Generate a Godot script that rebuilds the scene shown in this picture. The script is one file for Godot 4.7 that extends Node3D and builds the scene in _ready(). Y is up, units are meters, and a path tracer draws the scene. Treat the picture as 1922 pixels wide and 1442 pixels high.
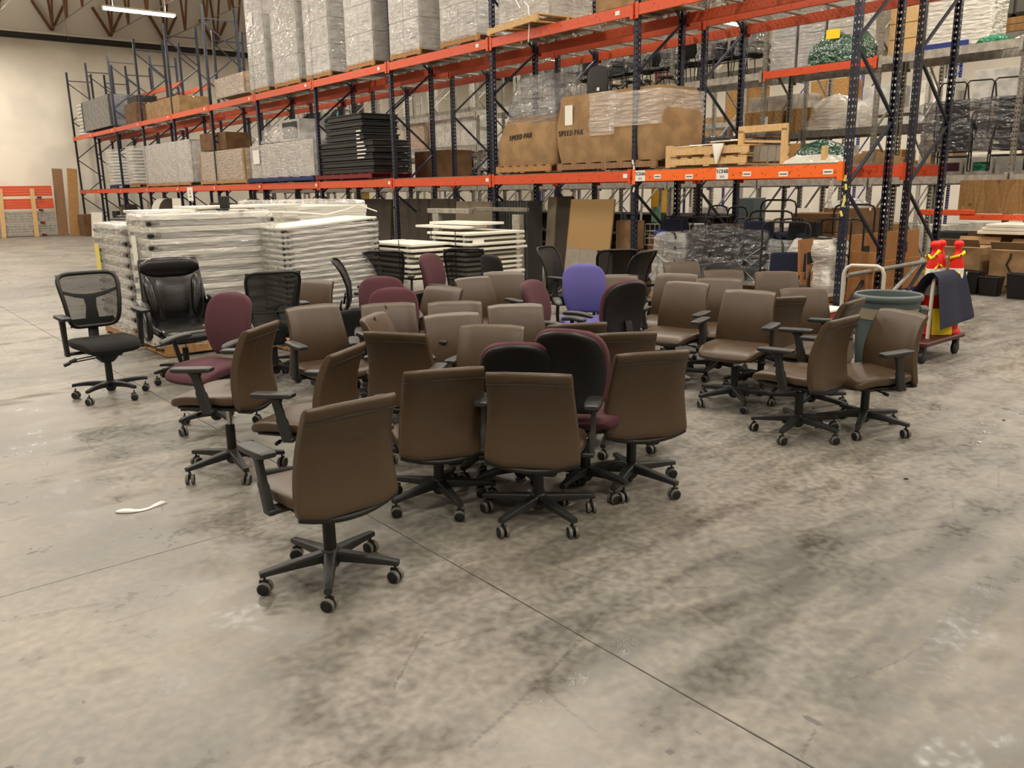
extends Node3D
# A warehouse floor crowded with second-hand office chairs in front of pallet racks.
# y up, metres; x runs along the racks (the far end is -x), z towards the open floor.

const ZF := -9.357       # front face of the front rack row
const X0 := -5.15        # near end of the racks
const BAY := 3.317
const FD := 1.05         # depth of an upright frame
const ROW2 := -10.883    # front face of the second row
const WX := -42.4        # far end wall
const WZ := -36.0        # wall behind the racks
const H := 11.4

func _ready() -> void:
	setup_camera()
	setup_light()
	rng.seed = 5
	make_materials()
	build_room()
	build_lamps()
	build_racks()
	build_chairs()
	build_floor_goods()
	build_rack_loads()
	build_back_rows()

func setup_camera() -> void:
	var cam := Camera3D.new()
	cam.name = "camera"
	cam.keep_aspect = Camera3D.KEEP_HEIGHT
	cam.fov = rad_to_deg(2.0 * atan(721.0 / 1543.07))
	cam.near = 0.05
	cam.far = 200.0
	var fwd := Vector3(-0.75081213, -0.23169039, -0.61854726)
	var rt := Vector3(0.63867463, -0.01582951, -0.76931408)
	var up := Vector3(-0.16845138, 0.97266078, -0.15985976)
	cam.transform = Transform3D(Basis(rt, up, -fwd).orthonormalized(), Vector3(0, 1.7, 0))
	add_child(cam)
	cam.current = true

func setup_light() -> void:
	var env := Environment.new()
	env.background_mode = Environment.BG_COLOR
	env.background_color = Color(0.02, 0.02, 0.02)
	env.tonemap_mode = Environment.TONE_MAPPER_LINEAR
	env.tonemap_exposure = EXPOSURE
	env.sdfgi_enabled = true
	env.ssao_enabled = true
	env.ssil_enabled = true
	var we := WorldEnvironment.new()
	we.name = "world_environment"
	we.environment = env
	add_child(we)

const EXPOSURE := 1.5
const LAMP_ENERGY := 47.0
const LAMP_COLOR := Color(1.0, 0.965, 0.91)

# ---------------------------------------------------------------- mesh builder
class MB:
	var v := PackedVector3Array()
	var n := PackedVector3Array()
	var ix := PackedInt32Array()
	var xf := Transform3D()
	func at(p: Vector3, b := Basis()) -> MB:
		xf = Transform3D(b, p)
		return self
	func face(p: Array, out: Vector3) -> void:
		var q := []
		for a in p: q.append(xf * (a as Vector3))
		var nn: Vector3 = (q[2] - q[0]).cross(q[1] - q[0])
		if nn.length() < 1e-12: nn = (q[q.size() - 1] - q[0]).cross(q[1] - q[0])
		nn = nn.normalized()
		if nn.dot(xf.basis * out) < 0.0:
			q.reverse(); nn = -nn
		var s := v.size()
		for a in q:
			v.append(a); n.append(nn)
		for i in range(1, q.size() - 1):
			ix.append(s); ix.append(s + i); ix.append(s + i + 1)
	func box(c: Vector3, s: Vector3, ch := 0.0, b := Basis()) -> MB:
		var keep := xf
		xf = xf * Transform3D(b, c)
		var h := s * 0.5
		var k := minf(ch, minf(h.x, minf(h.y, h.z)) * 0.9)
		var ax := [Vector3.RIGHT, Vector3.UP, Vector3.BACK]
		for i in 3:
			var u: Vector3 = ax[(i + 1) % 3]
			var w: Vector3 = ax[(i + 2) % 3]
			var hu := h[(i + 1) % 3] - k
			var hw := h[(i + 2) % 3] - k
			for sg in [-1.0, 1.0]:
				var o: Vector3 = ax[i] * sg * h[i]
				face([o - u * hu - w * hw, o + u * hu - w * hw, o + u * hu + w * hw, o - u * hu + w * hw], ax[i] * sg)
		if k > 0.0:
			for i in 3:
				var u2: Vector3 = ax[(i + 1) % 3]
				var w2: Vector3 = ax[(i + 2) % 3]
				var L: Vector3 = ax[i] * (h[i] - k)
				for s1 in [-1.0, 1.0]:
					for s2 in [-1.0, 1.0]:
						var pa: Vector3 = u2 * s1 * h[(i + 1) % 3] + w2 * s2 * (h[(i + 2) % 3] - k)
						var pb: Vector3 = u2 * s1 * (h[(i + 1) % 3] - k) + w2 * s2 * h[(i + 2) % 3]
						face([pa - L, pb - L, pb + L, pa + L], u2 * s1 + w2 * s2)
			for sx in [-1.0, 1.0]:
				for sy in [-1.0, 1.0]:
					for sz in [-1.0, 1.0]:
						face([Vector3(sx * h.x, sy * (h.y - k), sz * (h.z - k)), Vector3(sx * (h.x - k), sy * h.y, sz * (h.z - k)), Vector3(sx * (h.x - k), sy * (h.y - k), sz * h.z)], Vector3(sx, sy, sz))
		xf = keep
		return self
	# smooth surface through rows of points
	func grid(rows: Array, cu := true, cv := false, orient := true) -> MB:
		var nr := rows.size()
		var nc: int = rows[0].size()
		var s := v.size()
		var loc := PackedVector3Array()
		for r in rows:
			for p in r: loc.append(xf * (p as Vector3))
		var nn := PackedVector3Array(); nn.resize(loc.size())
		var tri := PackedInt32Array()
		var vol := 0.0
		var ctr := Vector3.ZERO
		for p in loc: ctr += p
		ctr /= loc.size()
		for i in (nr if cv else nr - 1):
			for j in (nc if cu else nc - 1):
				var a := i * nc + j
				var b := i * nc + (j + 1) % nc
				var c := ((i + 1) % nr) * nc + (j + 1) % nc
				var d := ((i + 1) % nr) * nc + j
				for t in [[a, b, c], [a, c, d]]:
					var m := (loc[t[2]] - loc[t[0]]).cross(loc[t[1]] - loc[t[0]])
					if m.length_squared() < 1e-20: continue
					vol += m.dot(loc[t[0]] - ctr)
					for q in t:
						nn[q] += m
						tri.append(q)
		var flip := orient and vol < 0.0
		for i in loc.size():
			v.append(loc[i])
			var m2 := nn[i].normalized()
			n.append(-m2 if flip else m2)
		for i in range(0, tri.size(), 3):
			ix.append(s + tri[i])
			ix.append(s + (tri[i + 2] if flip else tri[i + 1]))
			ix.append(s + (tri[i + 1] if flip else tri[i + 2]))
		return self
	func loft(rings: Array, caps := true) -> MB:
		grid(rings, true, false)
		if caps:
			var c0 := Vector3.ZERO
			var c1 := Vector3.ZERO
			for p in rings[0]: c0 += p
			for p in rings[-1]: c1 += p
			c0 /= rings[0].size(); c1 /= rings[-1].size()
			var r1 := Array(rings[0]); var r2 := Array(rings[-1])
			face(r1, c0 - c1); face(r2, c1 - c0)
		return self
	func tube(path: Array, r: float, sides := 8, r2 := -1.0, caps := true) -> MB:
		var rings := []
		var up := Vector3(0.123, 0.9, 0.31)
		for i in path.size():
			var t: Vector3 = (path[mini(i + 1, path.size() - 1)] - path[maxi(i - 1, 0)]).normalized()
			if i == 0 and absf(t.dot(up.normalized())) > 0.95: up = Vector3(0.9, 0.1, 0.3)
			var a := (up - t * up.dot(t)).normalized()
			var b := t.cross(a)
			up = a
			var rr := r if r2 < 0.0 else lerpf(r, r2, float(i) / (path.size() - 1))
			var ring := PackedVector3Array()
			for k in sides:
				var g := TAU * k / sides
				ring.append(path[i] + a * cos(g) * rr + b * sin(g) * rr)
			rings.append(ring)
		return loft(rings, caps)
	func loop(path: Array, r: float, sides := 6) -> MB:
		var rings := []
		var nP := path.size()
		var ctr := Vector3.ZERO
		for p in path: ctr += p
		ctr /= nP
		for i in nP:
			var t: Vector3 = (path[(i + 1) % nP] - path[(i - 1 + nP) % nP]).normalized()
			var a: Vector3 = (path[i] - ctr); a = (a - t * a.dot(t)).normalized()
			var b := t.cross(a)
			var ring := PackedVector3Array()
			for k in sides:
				var g := TAU * k / sides
				ring.append(path[i] + a * cos(g) * r + b * sin(g) * r)
			rings.append(ring)
		return grid(rings, true, true)
	func lathe(prof: Array, sides := 16, caps := true) -> MB:
		var rings := []
		for p in prof:
			var ring := PackedVector3Array()
			for k in sides:
				var g := TAU * k / sides
				ring.append(Vector3(cos(g) * p.x, p.y, sin(g) * p.x))
			rings.append(ring)
		return loft(rings, caps)
	# polygon in xy extruded along z from -d/2 to d/2
	func prism(poly: PackedVector2Array, d: float) -> MB:
		var tr := Geometry2D.triangulate_polygon(poly)
		for sg in [-1.0, 1.0]:
			for i in range(0, tr.size(), 3):
				face([Vector3(poly[tr[i]].x, poly[tr[i]].y, sg * d / 2), Vector3(poly[tr[i + 1]].x, poly[tr[i + 1]].y, sg * d / 2), Vector3(poly[tr[i + 2]].x, poly[tr[i + 2]].y, sg * d / 2)], Vector3(0, 0, sg))
		var area := 0.0
		for i in poly.size():
			var a := poly[i]; var b := poly[(i + 1) % poly.size()]
			area += a.x * b.y - b.x * a.y
		for i in poly.size():
			var a := poly[i]; var b := poly[(i + 1) % poly.size()]
			var o := Vector3(b.y - a.y, a.x - b.x, 0) * signf(area)
			face([Vector3(a.x, a.y, -d / 2), Vector3(b.x, b.y, -d / 2), Vector3(b.x, b.y, d / 2), Vector3(a.x, a.y, d / 2)], o)
		return self
	func mesh() -> ArrayMesh:
		var m := ArrayMesh.new()
		add_to(m)
		return m
	func add_to(m: ArrayMesh) -> void:
		var a := []
		a.resize(Mesh.ARRAY_MAX)
		a[Mesh.ARRAY_VERTEX] = v
		a[Mesh.ARRAY_NORMAL] = n
		a[Mesh.ARRAY_INDEX] = ix
		m.add_surface_from_arrays(Mesh.PRIMITIVE_TRIANGLES, a)

# closed superellipse ring about c in the plane of ux, uy
func ring(c: Vector3, ux: Vector3, uy: Vector3, a: float, b: float, e := 4.0, cnt := 20) -> PackedVector3Array:
	var r := PackedVector3Array()
	for k in cnt:
		var g := TAU * (k + 0.5) / cnt
		var cx := cos(g); var sy := sin(g)
		r.append(c + ux * a * signf(cx) * pow(absf(cx), 2.0 / e) + uy * b * signf(sy) * pow(absf(sy), 2.0 / e))
	return r

func rrect(w: float, h: float, r: float, k := 4) -> PackedVector2Array:
	var p := PackedVector2Array()
	var cs := [Vector2(w / 2 - r, h / 2 - r), Vector2(-w / 2 + r, h / 2 - r), Vector2(-w / 2 + r, -h / 2 + r), Vector2(w / 2 - r, -h / 2 + r)]
	for i in 4:
		for j in k + 1:
			var g := PI / 2 * (i + float(j) / k)
			p.append(cs[i] + Vector2(cos(g), sin(g)) * r)
	return p

# ---------------------------------------------------------------- scene helpers
var M := {}
var taken := {}
var cache := {}
func nm(s: String) -> String:
	var k: int = taken.get(s, 0)
	taken[s] = k + 1
	return s if k == 0 else "%s_%03d" % [s, k]
func tag(o: Node, label: String, category: String, group := "", kind := "") -> Node:
	if label != "": o.set_meta("label", label)
	if category != "": o.set_meta("category", category)
	if group != "": o.set_meta("group", group)
	if kind != "": o.set_meta("kind", kind)
	return o
func thing(called: String, label: String, category: String, p := Vector3.ZERO, yaw := 0.0, group := "") -> Node3D:
	var o := Node3D.new()
	o.name = nm(called)
	add_child(o, true)
	o.position = p
	o.rotation.y = yaw
	tag(o, label, category, group)
	return o
func part(called: String, b, m, parent: Node, p := Vector3.ZERO, bs := Basis()) -> MeshInstance3D:
	var o := MeshInstance3D.new()
	o.name = called
	o.mesh = b if b is Mesh else b.mesh()
	o.material_override = mat(m)
	o.transform = Transform3D(bs, p)
	parent.add_child(o, true)
	return o
func solo(called: String, b, m, label: String, category: String, p := Vector3.ZERO, yaw := 0.0, group := "") -> MeshInstance3D:
	var o := MeshInstance3D.new()
	o.name = nm(called)
	o.mesh = b if b is Mesh else b.mesh()
	o.material_override = mat(m)
	add_child(o, true)
	o.position = p
	o.rotation.y = yaw
	tag(o, label, category, group)
	return o
func struct(called: String, b, m, p := Vector3.ZERO) -> MeshInstance3D:
	var o := MeshInstance3D.new()
	o.name = called
	o.mesh = b if b is Mesh else b.mesh()
	o.material_override = mat(m)
	add_child(o, true)
	o.position = p
	tag(o, {"floor": "worn grey concrete warehouse floor with saw-cut joints", "wall_west": "white end wall beyond the far end of the racks", "wall_north": "pale wall behind all the rack rows", "wall_east": "plain wall beyond the open floor", "wall_south": "plain wall across the open floor", "ceiling": "warehouse roof deck over the trusses", "trim_west": "grey band along the top of the end wall"}.get(called, ""), {"floor": "floor", "ceiling": "ceiling", "trim_west": "trim"}.get(called, "wall"), "", "structure")
	return o
func copy(o: Node3D, label: String, p: Vector3, yaw := 0.0, group := "") -> Node3D:
	var c: Node3D = o.duplicate()
	c.name = nm(String(o.get_meta("base_name", o.name)))
	add_child(c, true)
	c.position = p
	c.rotation.y = yaw
	c.set_meta("label", label)
	if group != "": c.set_meta("group", group)
	return c
func mat(m) -> Material:
	return m if m is Material else M[m]
func once(key: String, f: Callable) -> Mesh:
	if not cache.has(key): cache[key] = f.call()
	return cache[key]
func bx(s: Vector3, ch := 0.0) -> Mesh:
	return once("bx%s%s" % [s.snappedf(0.001), ch], func(): return MB.new().box(Vector3.ZERO, s, ch).mesh())
func nth(i: int) -> String:
	var a := ["first", "second", "third", "fourth", "fifth", "sixth", "seventh", "eighth", "ninth", "tenth", "eleventh", "twelfth", "thirteenth", "fourteenth", "fifteenth", "sixteenth", "seventeenth", "eighteenth", "nineteenth", "twentieth"]
	return a[i] if i < 20 else "twenty-" + a[i - 20]
var rng := RandomNumberGenerator.new()
func rf(a: float, b: float) -> float:
	return rng.randf_range(a, b)

# ---------------------------------------------------------------- materials
func noise(freq: float, sd: int, oct := 4, type := FastNoiseLite.TYPE_SIMPLEX_SMOOTH) -> FastNoiseLite:
	var f := FastNoiseLite.new()
	f.noise_type = type
	f.seed = sd
	f.frequency = freq
	f.fractal_octaves = oct
	return f
func std(key: String, c: Color, rough := 0.6, metal := 0.0) -> StandardMaterial3D:
	var m := StandardMaterial3D.new()
	m.albedo_color = c
	m.roughness = rough
	m.metallic = metal
	M[key] = m
	return m
func to_tex(img: Image) -> ImageTexture:
	return ImageTexture.create_from_image(img)
func noise_img(sz: int, f: FastNoiseLite) -> Image:
	return f.get_seamless_image(sz, sz)
func ramp_tex(sz: int, f: FastNoiseLite, cols: Array, offs: Array) -> ImageTexture:
	var img := noise_img(sz, f)
	var d := img.get_data()
	var lut := PackedByteArray()
	var g := Gradient.new()
	g.offsets = PackedFloat32Array(offs)
	g.colors = PackedColorArray(cols)
	for i in 256:
		var c := g.sample(i / 255.0)
		lut.append(int(c.r * 255)); lut.append(int(c.g * 255)); lut.append(int(c.b * 255))
	var o := PackedByteArray()
	o.resize(sz * sz * 3)
	for i in sz * sz:
		var k := d[i] * 3
		o[i * 3] = lut[k]; o[i * 3 + 1] = lut[k + 1]; o[i * 3 + 2] = lut[k + 2]
	return to_tex(Image.create_from_data(sz, sz, false, Image.FORMAT_RGB8, o))
func normal_tex(sz: int, f: FastNoiseLite, strength: float) -> ImageTexture:
	var img := noise_img(sz, f)
	img.convert(Image.FORMAT_RGBA8)
	img.bump_map_to_normal_map(strength)
	return to_tex(img)
func tri(m: StandardMaterial3D, sc: float, world := false) -> StandardMaterial3D:
	m.uv1_triplanar = true
	m.uv1_world_triplanar = world
	m.uv1_scale = Vector3.ONE * sc
	return m
func nrm(m: StandardMaterial3D, t: Texture2D, s := 1.0) -> StandardMaterial3D:
	m.normal_enabled = true
	m.normal_texture = t
	m.normal_scale = s
	return m

func floor_maps() -> void:
	# a 16 m square of worn concrete, 2048 px, drawn once: mottling, scuffs, drips
	var sz := 2048
	var a := noise_img(sz, noise(0.004, 3, 5)).get_data()
	var b := noise_img(sz, noise(0.022, 8, 4)).get_data()
	var c := noise_img(sz, noise(0.13, 5, 3)).get_data()
	# streaks: noise stretched along the drive direction, and one dirty stretch of floor
	var st := noise(0.02, 21, 4).get_seamless_image(2048, 512)
	st.resize(2048, 2048, Image.INTERPOLATE_BILINEAR)
	var s := st.get_data()
	var gx := PackedFloat32Array(); var gy := PackedFloat32Array()
	for i in sz:
		var dx := absf(i - 1850.0); dx = minf(dx, sz - dx)
		var dy := absf(i - 1610.0); dy = minf(dy, sz - dy)
		gx.append(exp(-dx * dx / (2.0 * 150.0 * 150.0))); gy.append(exp(-dy * dy / (2.0 * 130.0 * 130.0)))
	var o := PackedByteArray(); o.resize(sz * sz * 3)
	var rg := PackedByteArray(); rg.resize(sz * sz)
	for i in sz * sz:
		var dm := gx[i % sz] * gy[i / sz]
		var t := 0.465 + (a[i] - 128) * 0.0007 + (b[i] - 128) * 0.00042 + (c[i] - 128) * 0.00055 + (s[i] - 128) * (0.0005 + 0.0012 * dm) - 0.09 * dm
		var k := b[i] * 0.3 + s[i] * 0.7 + (a[i] - 128) * 0.35 + 14.0 * dm
		if k > 160.0: t -= (k - 160.0) * 0.0032
		var w := clampf(t, 0.12, 0.9) * 255.0
		var warm := (a[i] - 128) * 0.015
		o[i * 3] = int(minf(w * 1.0 + warm, 255)); o[i * 3 + 1] = int(w * 0.966); o[i * 3 + 2] = int(w * 0.905 - warm)
		rg[i] = clampi(int(114 + (b[i] - 128) * 0.3 + (c[i] - 128) * 0.3 + (s[i] - 128) * 0.3), 50, 210)
	var img := Image.create_from_data(sz, sz, false, Image.FORMAT_RGB8, o)
	var r := RandomNumberGenerator.new()
	r.seed = 77
	# thin scratches and tyre scuffs
	for k in 1100:
		var p := Vector2(r.randf() * sz, r.randf() * sz)
		var ang := r.randfn(PI / 2 - 0.08, 0.3) + (PI / 2 if r.randf() < 0.2 else 0.0)
		var L := absf(r.randfn(0, 60)) + 12
		var dark := r.randf_range(0.25, 0.8)
		var curve := r.randfn(0, 0.004)
		var wd := 1 if r.randf() < 0.8 else 2
		for q in int(L):
			ang += curve
			p += Vector2(cos(ang), sin(ang))
			if r.randf() < 0.25: continue
			for e in wd:
				var x := posmod(int(p.x) + e, sz); var y := posmod(int(p.y), sz)
				var cc := img.get_pixel(x, y)
				img.set_pixel(x, y, cc.lerp(Color(0.17, 0.16, 0.15), dark * 0.5))
	# chipped dark clusters and round drips
	for k in 110:
		var ctr := Vector2(r.randf() * sz, r.randf() * sz)
		var big := r.randf() < 0.25
		var cnt := r.randi_range(8, 26) if big else 1
		for q in cnt:
			var pp := ctr + Vector2(r.randfn(0, 26), r.randfn(0, 13)) * (1.0 if big else 0.0)
			var rx := r.randf_range(1.0, 4.5) if big else r.randf_range(1.5, 6.0)
			var ry := rx * r.randf_range(0.3, 0.9)
			var dk := r.randf_range(0.3, 0.75) if big else r.randf_range(0.12, 0.45)
			for y in range(-int(ry) - 1, int(ry) + 2):
				for x in range(-int(rx) - 1, int(rx) + 2):
					if x * x / (rx * rx) + y * y / (ry * ry) <= 1.0:
						var X := posmod(int(pp.x) + x, sz); var Y := posmod(int(pp.y) + y, sz)
						img.set_pixel(X, Y, img.get_pixel(X, Y).lerp(Color(0.2, 0.2, 0.205), dk))
	var at := to_tex(img)
	var rt := to_tex(Image.create_from_data(sz, sz, false, Image.FORMAT_L8, rg))
	var nt := normal_tex(1024, noise(0.05, 14, 4), 1.2)
	for q in [["concrete", Color(1, 1, 1)], ["concrete_pale", Color(1.0, 1.0, 0.99)], ["concrete_dull", Color(0.93, 0.93, 0.92)]]:
		var m := std(q[0], q[1], 1.0)
		m.albedo_texture = at
		m.roughness_texture = rt
		m.roughness_texture_channel = BaseMaterial3D.TEXTURE_CHANNEL_RED
		nrm(m, nt, 0.10)
		tri(m, 1.0 / 16.0, true)

func wood_tex(sd: int, c0: Color, c1: Color, freq := 0.012) -> ImageTexture:
	var im := noise(freq, sd, 3).get_seamless_image(64, 512)
	im.resize(512, 512, Image.INTERPOLATE_CUBIC)
	im.rotate_90(CLOCKWISE)
	var fine := noise_img(512, noise(0.06, sd + 1, 3)).get_data()
	var d := im.get_data()
	var o := PackedByteArray(); o.resize(512 * 512 * 3)
	for i in 512 * 512:
		var t := fposmod(d[i] / 255.0 * 5.0, 1.0)
		t = clampf(t * 0.7 + fine[i] / 255.0 * 0.5, 0.0, 1.0)
		var c := c0.lerp(c1, t)
		o[i * 3] = int(c.r * 255); o[i * 3 + 1] = int(c.g * 255); o[i * 3 + 2] = int(c.b * 255)
	return to_tex(Image.create_from_data(512, 512, false, Image.FORMAT_RGB8, o))

func make_materials() -> void:
	floor_maps()
	var grainN := normal_tex(256, noise(0.09, 4, 3), 3.0)
	var fineN := normal_tex(256, noise(0.25, 9, 2), 4.0)
	var wrinkN := normal_tex(512, noise(0.010, 31, 3), 14.0)
	var bumpN := normal_tex(512, noise(0.03, 17, 3), 3.0)
	var patch := ramp_tex(512, noise(0.012, 41, 4), [Color(0.86, 0.86, 0.86), Color(1, 1, 1)], [0.25, 0.75])
	var scuff := ramp_tex(512, noise(0.03, 43, 5), [Color(0.62, 0.6, 0.58), Color(1, 1, 1), Color(1, 1, 1)], [0.12, 0.27, 1.0])
	# leather
	var m := std("leather", Color(0.262, 0.202, 0.138), 0.42)
	nrm(tri(m, 9.0), grainN, 0.35)
	m = std("leather_seam", Color(0.16, 0.12, 0.085), 0.6)
	m = std("leather_black", Color(0.028, 0.028, 0.031), 0.25)
	nrm(tri(m, 5.0), bumpN, 0.55)
	std("plastic", Color(0.033, 0.034, 0.036), 0.5)
	std("plastic_grey", Color(0.115, 0.118, 0.118), 0.52)
	std("arm_pad", Color(0.13, 0.135, 0.135), 0.5)
	std("tread", Color(0.36, 0.35, 0.33), 0.6)
	std("chrome", Color(0.72, 0.71, 0.69), 0.22, 1.0)
	for q in [["burgundy", Color(0.30, 0.155, 0.19)], ["purple", Color(0.33, 0.315, 0.56)], ["fabric_black", Color(0.028, 0.028, 0.029)], ["fabric_navy", Color(0.05, 0.075, 0.17)], ["blanket", Color(0.105, 0.115, 0.20)]]:
		m = std(q[0], q[1], 0.95)
		m.rim_enabled = true; m.rim = 0.35; m.rim_tint = 0.7
		nrm(tri(m, 14.0), fineN, 0.8)
	m = std("mesh_black", Color(0.045, 0.045, 0.045, 0.91), 0.8)
	m.transparency = BaseMaterial3D.TRANSPARENCY_ALPHA
	m = std("mesh_grey", Color(0.12, 0.12, 0.115, 0.66), 0.8)
	m.transparency = BaseMaterial3D.TRANSPARENCY_ALPHA
	# steel
	m = std("blue_steel", Color(0.068, 0.098, 0.185), 0.42); m.albedo_texture = patch; tri(m, 1.2)
	m = std("navy_steel", Color(0.045, 0.055, 0.085), 0.45); m.albedo_texture = patch; tri(m, 1.2)
	m = std("orange_steel", Color(0.80, 0.30, 0.14), 0.42); m.albedo_texture = scuff; nrm(tri(m, 0.9, true), bumpN, 0.1)
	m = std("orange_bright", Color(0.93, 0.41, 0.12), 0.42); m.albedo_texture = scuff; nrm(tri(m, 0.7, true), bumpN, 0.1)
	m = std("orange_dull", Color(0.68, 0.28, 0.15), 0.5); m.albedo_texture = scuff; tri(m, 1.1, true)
	m = std("grey_steel", Color(0.50, 0.48, 0.44), 0.45, 0.2); m.albedo_texture = patch; tri(m, 1.0, true)
	m = std("pale_steel", Color(0.66, 0.64, 0.60), 0.45, 0.2); m.albedo_texture = patch; tri(m, 1.0, true)
	std("wire", Color(0.55, 0.54, 0.50), 0.4, 0.6)
	std("bright_blue", Color(0.06, 0.14, 0.45), 0.5)
	std("yellow_paint", Color(0.74, 0.55, 0.04), 0.5)
	std("rust_paint", Color(0.36, 0.12, 0.07), 0.6)
	std("pipe", Color(0.12, 0.105, 0.085), 0.6)
	# building
	m = std("wall", Color(0.92, 0.895, 0.84), 0.85); m.albedo_texture = ramp_tex(512, noise(0.006, 61, 3), [Color(0.95, 0.95, 0.95), Color(1, 1, 1)], [0.3, 0.7]); tri(m, 0.12, true)
	m = std("wall_grey", Color(0.80, 0.77, 0.72), 0.85)
	std("ceiling", Color(0.82, 0.78, 0.72), 0.9)
	# card, wood
	for q in [["cardboard", Color(0.61, 0.485, 0.335)], ["cardboard_dark", Color(0.43, 0.31, 0.19)], ["carton_grey", Color(0.68, 0.67, 0.65)], ["carton_dark", Color(0.20, 0.20, 0.195)], ["carton_white", Color(0.80, 0.78, 0.74)]]:
		m = std(q[0], q[1], 0.85); m.albedo_texture = patch; nrm(tri(m, 0.45), bumpN, 0.05)
	m = std("pallet_wood", Color(1, 1, 1), 0.85); m.albedo_texture = wood_tex(5, Color(0.72, 0.56, 0.36), Color(0.56, 0.41, 0.25)); tri(m, 1.0)
	m = std("pine", Color(1, 1, 1), 0.8); m.albedo_texture = wood_tex(7, Color(0.86, 0.74, 0.55), Color(0.74, 0.59, 0.39)); tri(m, 1.0)
	m = std("plank_wood", Color(1, 1, 1), 0.8); m.albedo_texture = wood_tex(15, Color(0.60, 0.47, 0.34), Color(0.46, 0.34, 0.24)); tri(m, 0.7)
	m = std("plywood", Color(1, 1, 1), 0.8); m.albedo_texture = wood_tex(11, Color(0.57, 0.43, 0.25), Color(0.45, 0.325, 0.175), 0.008); tri(m, 0.45)
	m = std("oak", Color(1, 1, 1), 0.55); m.albedo_texture = wood_tex(13, Color(0.60, 0.41, 0.225), Color(0.52, 0.34, 0.175)); tri(m, 0.8)
	m = std("osb", Color(1, 1, 1), 0.85); m.albedo_texture = ramp_tex(512, noise(0.05, 71, 3, FastNoiseLite.TYPE_CELLULAR), [Color(0.42, 0.29, 0.14), Color(0.68, 0.52, 0.30)], [0.1, 0.6]); tri(m, 1.3)
	m = std("truss_wood", Color(0.40, 0.27, 0.15), 0.8)
	std("blue_wood", Color(0.05, 0.13, 0.33), 0.7)
	std("red_wood", Color(0.42, 0.04, 0.035), 0.7)
	# boards, laminates
	std("laminate", Color(0.82, 0.81, 0.77), 0.45)
	std("laminate_white", Color(0.86, 0.85, 0.80), 0.5)
	std("laminate_grey", Color(0.58, 0.57, 0.55), 0.5)
	for q in [["panel_brown", Color(0.235, 0.20, 0.165)], ["panel_taupe", Color(0.50, 0.46, 0.385)], ["panel_tan", Color(0.62, 0.50, 0.33)], ["panel_grey", Color(0.30, 0.295, 0.27)], ["panel_dark", Color(0.25, 0.25, 0.24)]]:
		m = std(q[0], q[1], 0.9); nrm(tri(m, 8.0), fineN, 0.5)
	m = std("panel_ash", Color(1, 1, 1), 0.6); m.albedo_texture = wood_tex(19, Color(0.60, 0.565, 0.51), Color(0.50, 0.47, 0.42)); m.uv1_triplanar = true; m.uv1_scale = Vector3(0.8, 0.8, 0.8)
	# wraps
	for q in [["wrap", Color(0.95, 0.94, 0.93, 0.24)], ["wrap_thick", Color(0.80, 0.80, 0.80, 0.30)], ["wrap_smoke", Color(0.50, 0.51, 0.53, 0.30)], ["wrap_haze", Color(0.95, 0.94, 0.90, 0.52)]]:
		m = std(q[0], q[1], 0.16)
		m.transparency = BaseMaterial3D.TRANSPARENCY_ALPHA
		m.metallic_specular = 0.9
		nrm(m, wrinkN, 1.6)
		m.uv1_triplanar = true
		m.uv1_scale = Vector3(0.55, 2.6, 0.55)
	m = std("wrap_green", Color(0.02, 0.26, 0.17), 0.2); m.metallic_specular = 0.8
	nrm(tri(m, 1.4), wrinkN, 1.5)
	m = std("wrap_green_pale", Color(0.10, 0.42, 0.31), 0.25); nrm(tri(m, 1.4), wrinkN, 1.5)
	m = std("wrap_dark", Color(0.30, 0.31, 0.33, 0.42), 0.15)
	m.transparency = BaseMaterial3D.TRANSPARENCY_ALPHA
	m.metallic_specular = 0.9
	nrm(m, wrinkN, 1.6)
	m.uv1_triplanar = true
	m.uv1_scale = Vector3(0.8, 1.6, 0.8)
	std("film", Color(0.90, 0.89, 0.86), 0.3)
	# small things
	std("white", Color(0.88, 0.87, 0.84), 0.6)
	std("yellow_label", Color(0.86, 0.80, 0.42), 0.7)
	std("ink", Color(0.03, 0.03, 0.03), 0.7)
	std("ink_soft", Color(0.17, 0.13, 0.09), 0.8)
	std("red_plastic", Color(0.62, 0.035, 0.03), 0.45)
	std("cone_red", Color(0.86, 0.085, 0.03), 0.45)
	std("tape_yellow", Color(0.92, 0.80, 0.05), 0.5)
	std("can_grey", Color(0.27, 0.315, 0.32), 0.5)
	std("bin_black", Color(0.02, 0.021, 0.022), 0.5)
	std("tote", Color(0.085, 0.088, 0.086), 0.5)
	std("cart_maroon", Color(0.25, 0.05, 0.07), 0.5)
	std("tube_cream", Color(0.74, 0.72, 0.66), 0.4)
	std("black_steel", Color(0.035, 0.032, 0.03), 0.4)
	std("brown_steel", Color(0.10, 0.075, 0.055), 0.45)
	std("mint", Color(0.45, 0.66, 0.55), 0.5)
	m = std("lamp", Color(0.95, 0.95, 0.93), 0.5)
	m.emission_enabled = true
	m.emission = Color(1.0, 0.97, 0.90)
	m.emission_energy_multiplier = 6.0

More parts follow.
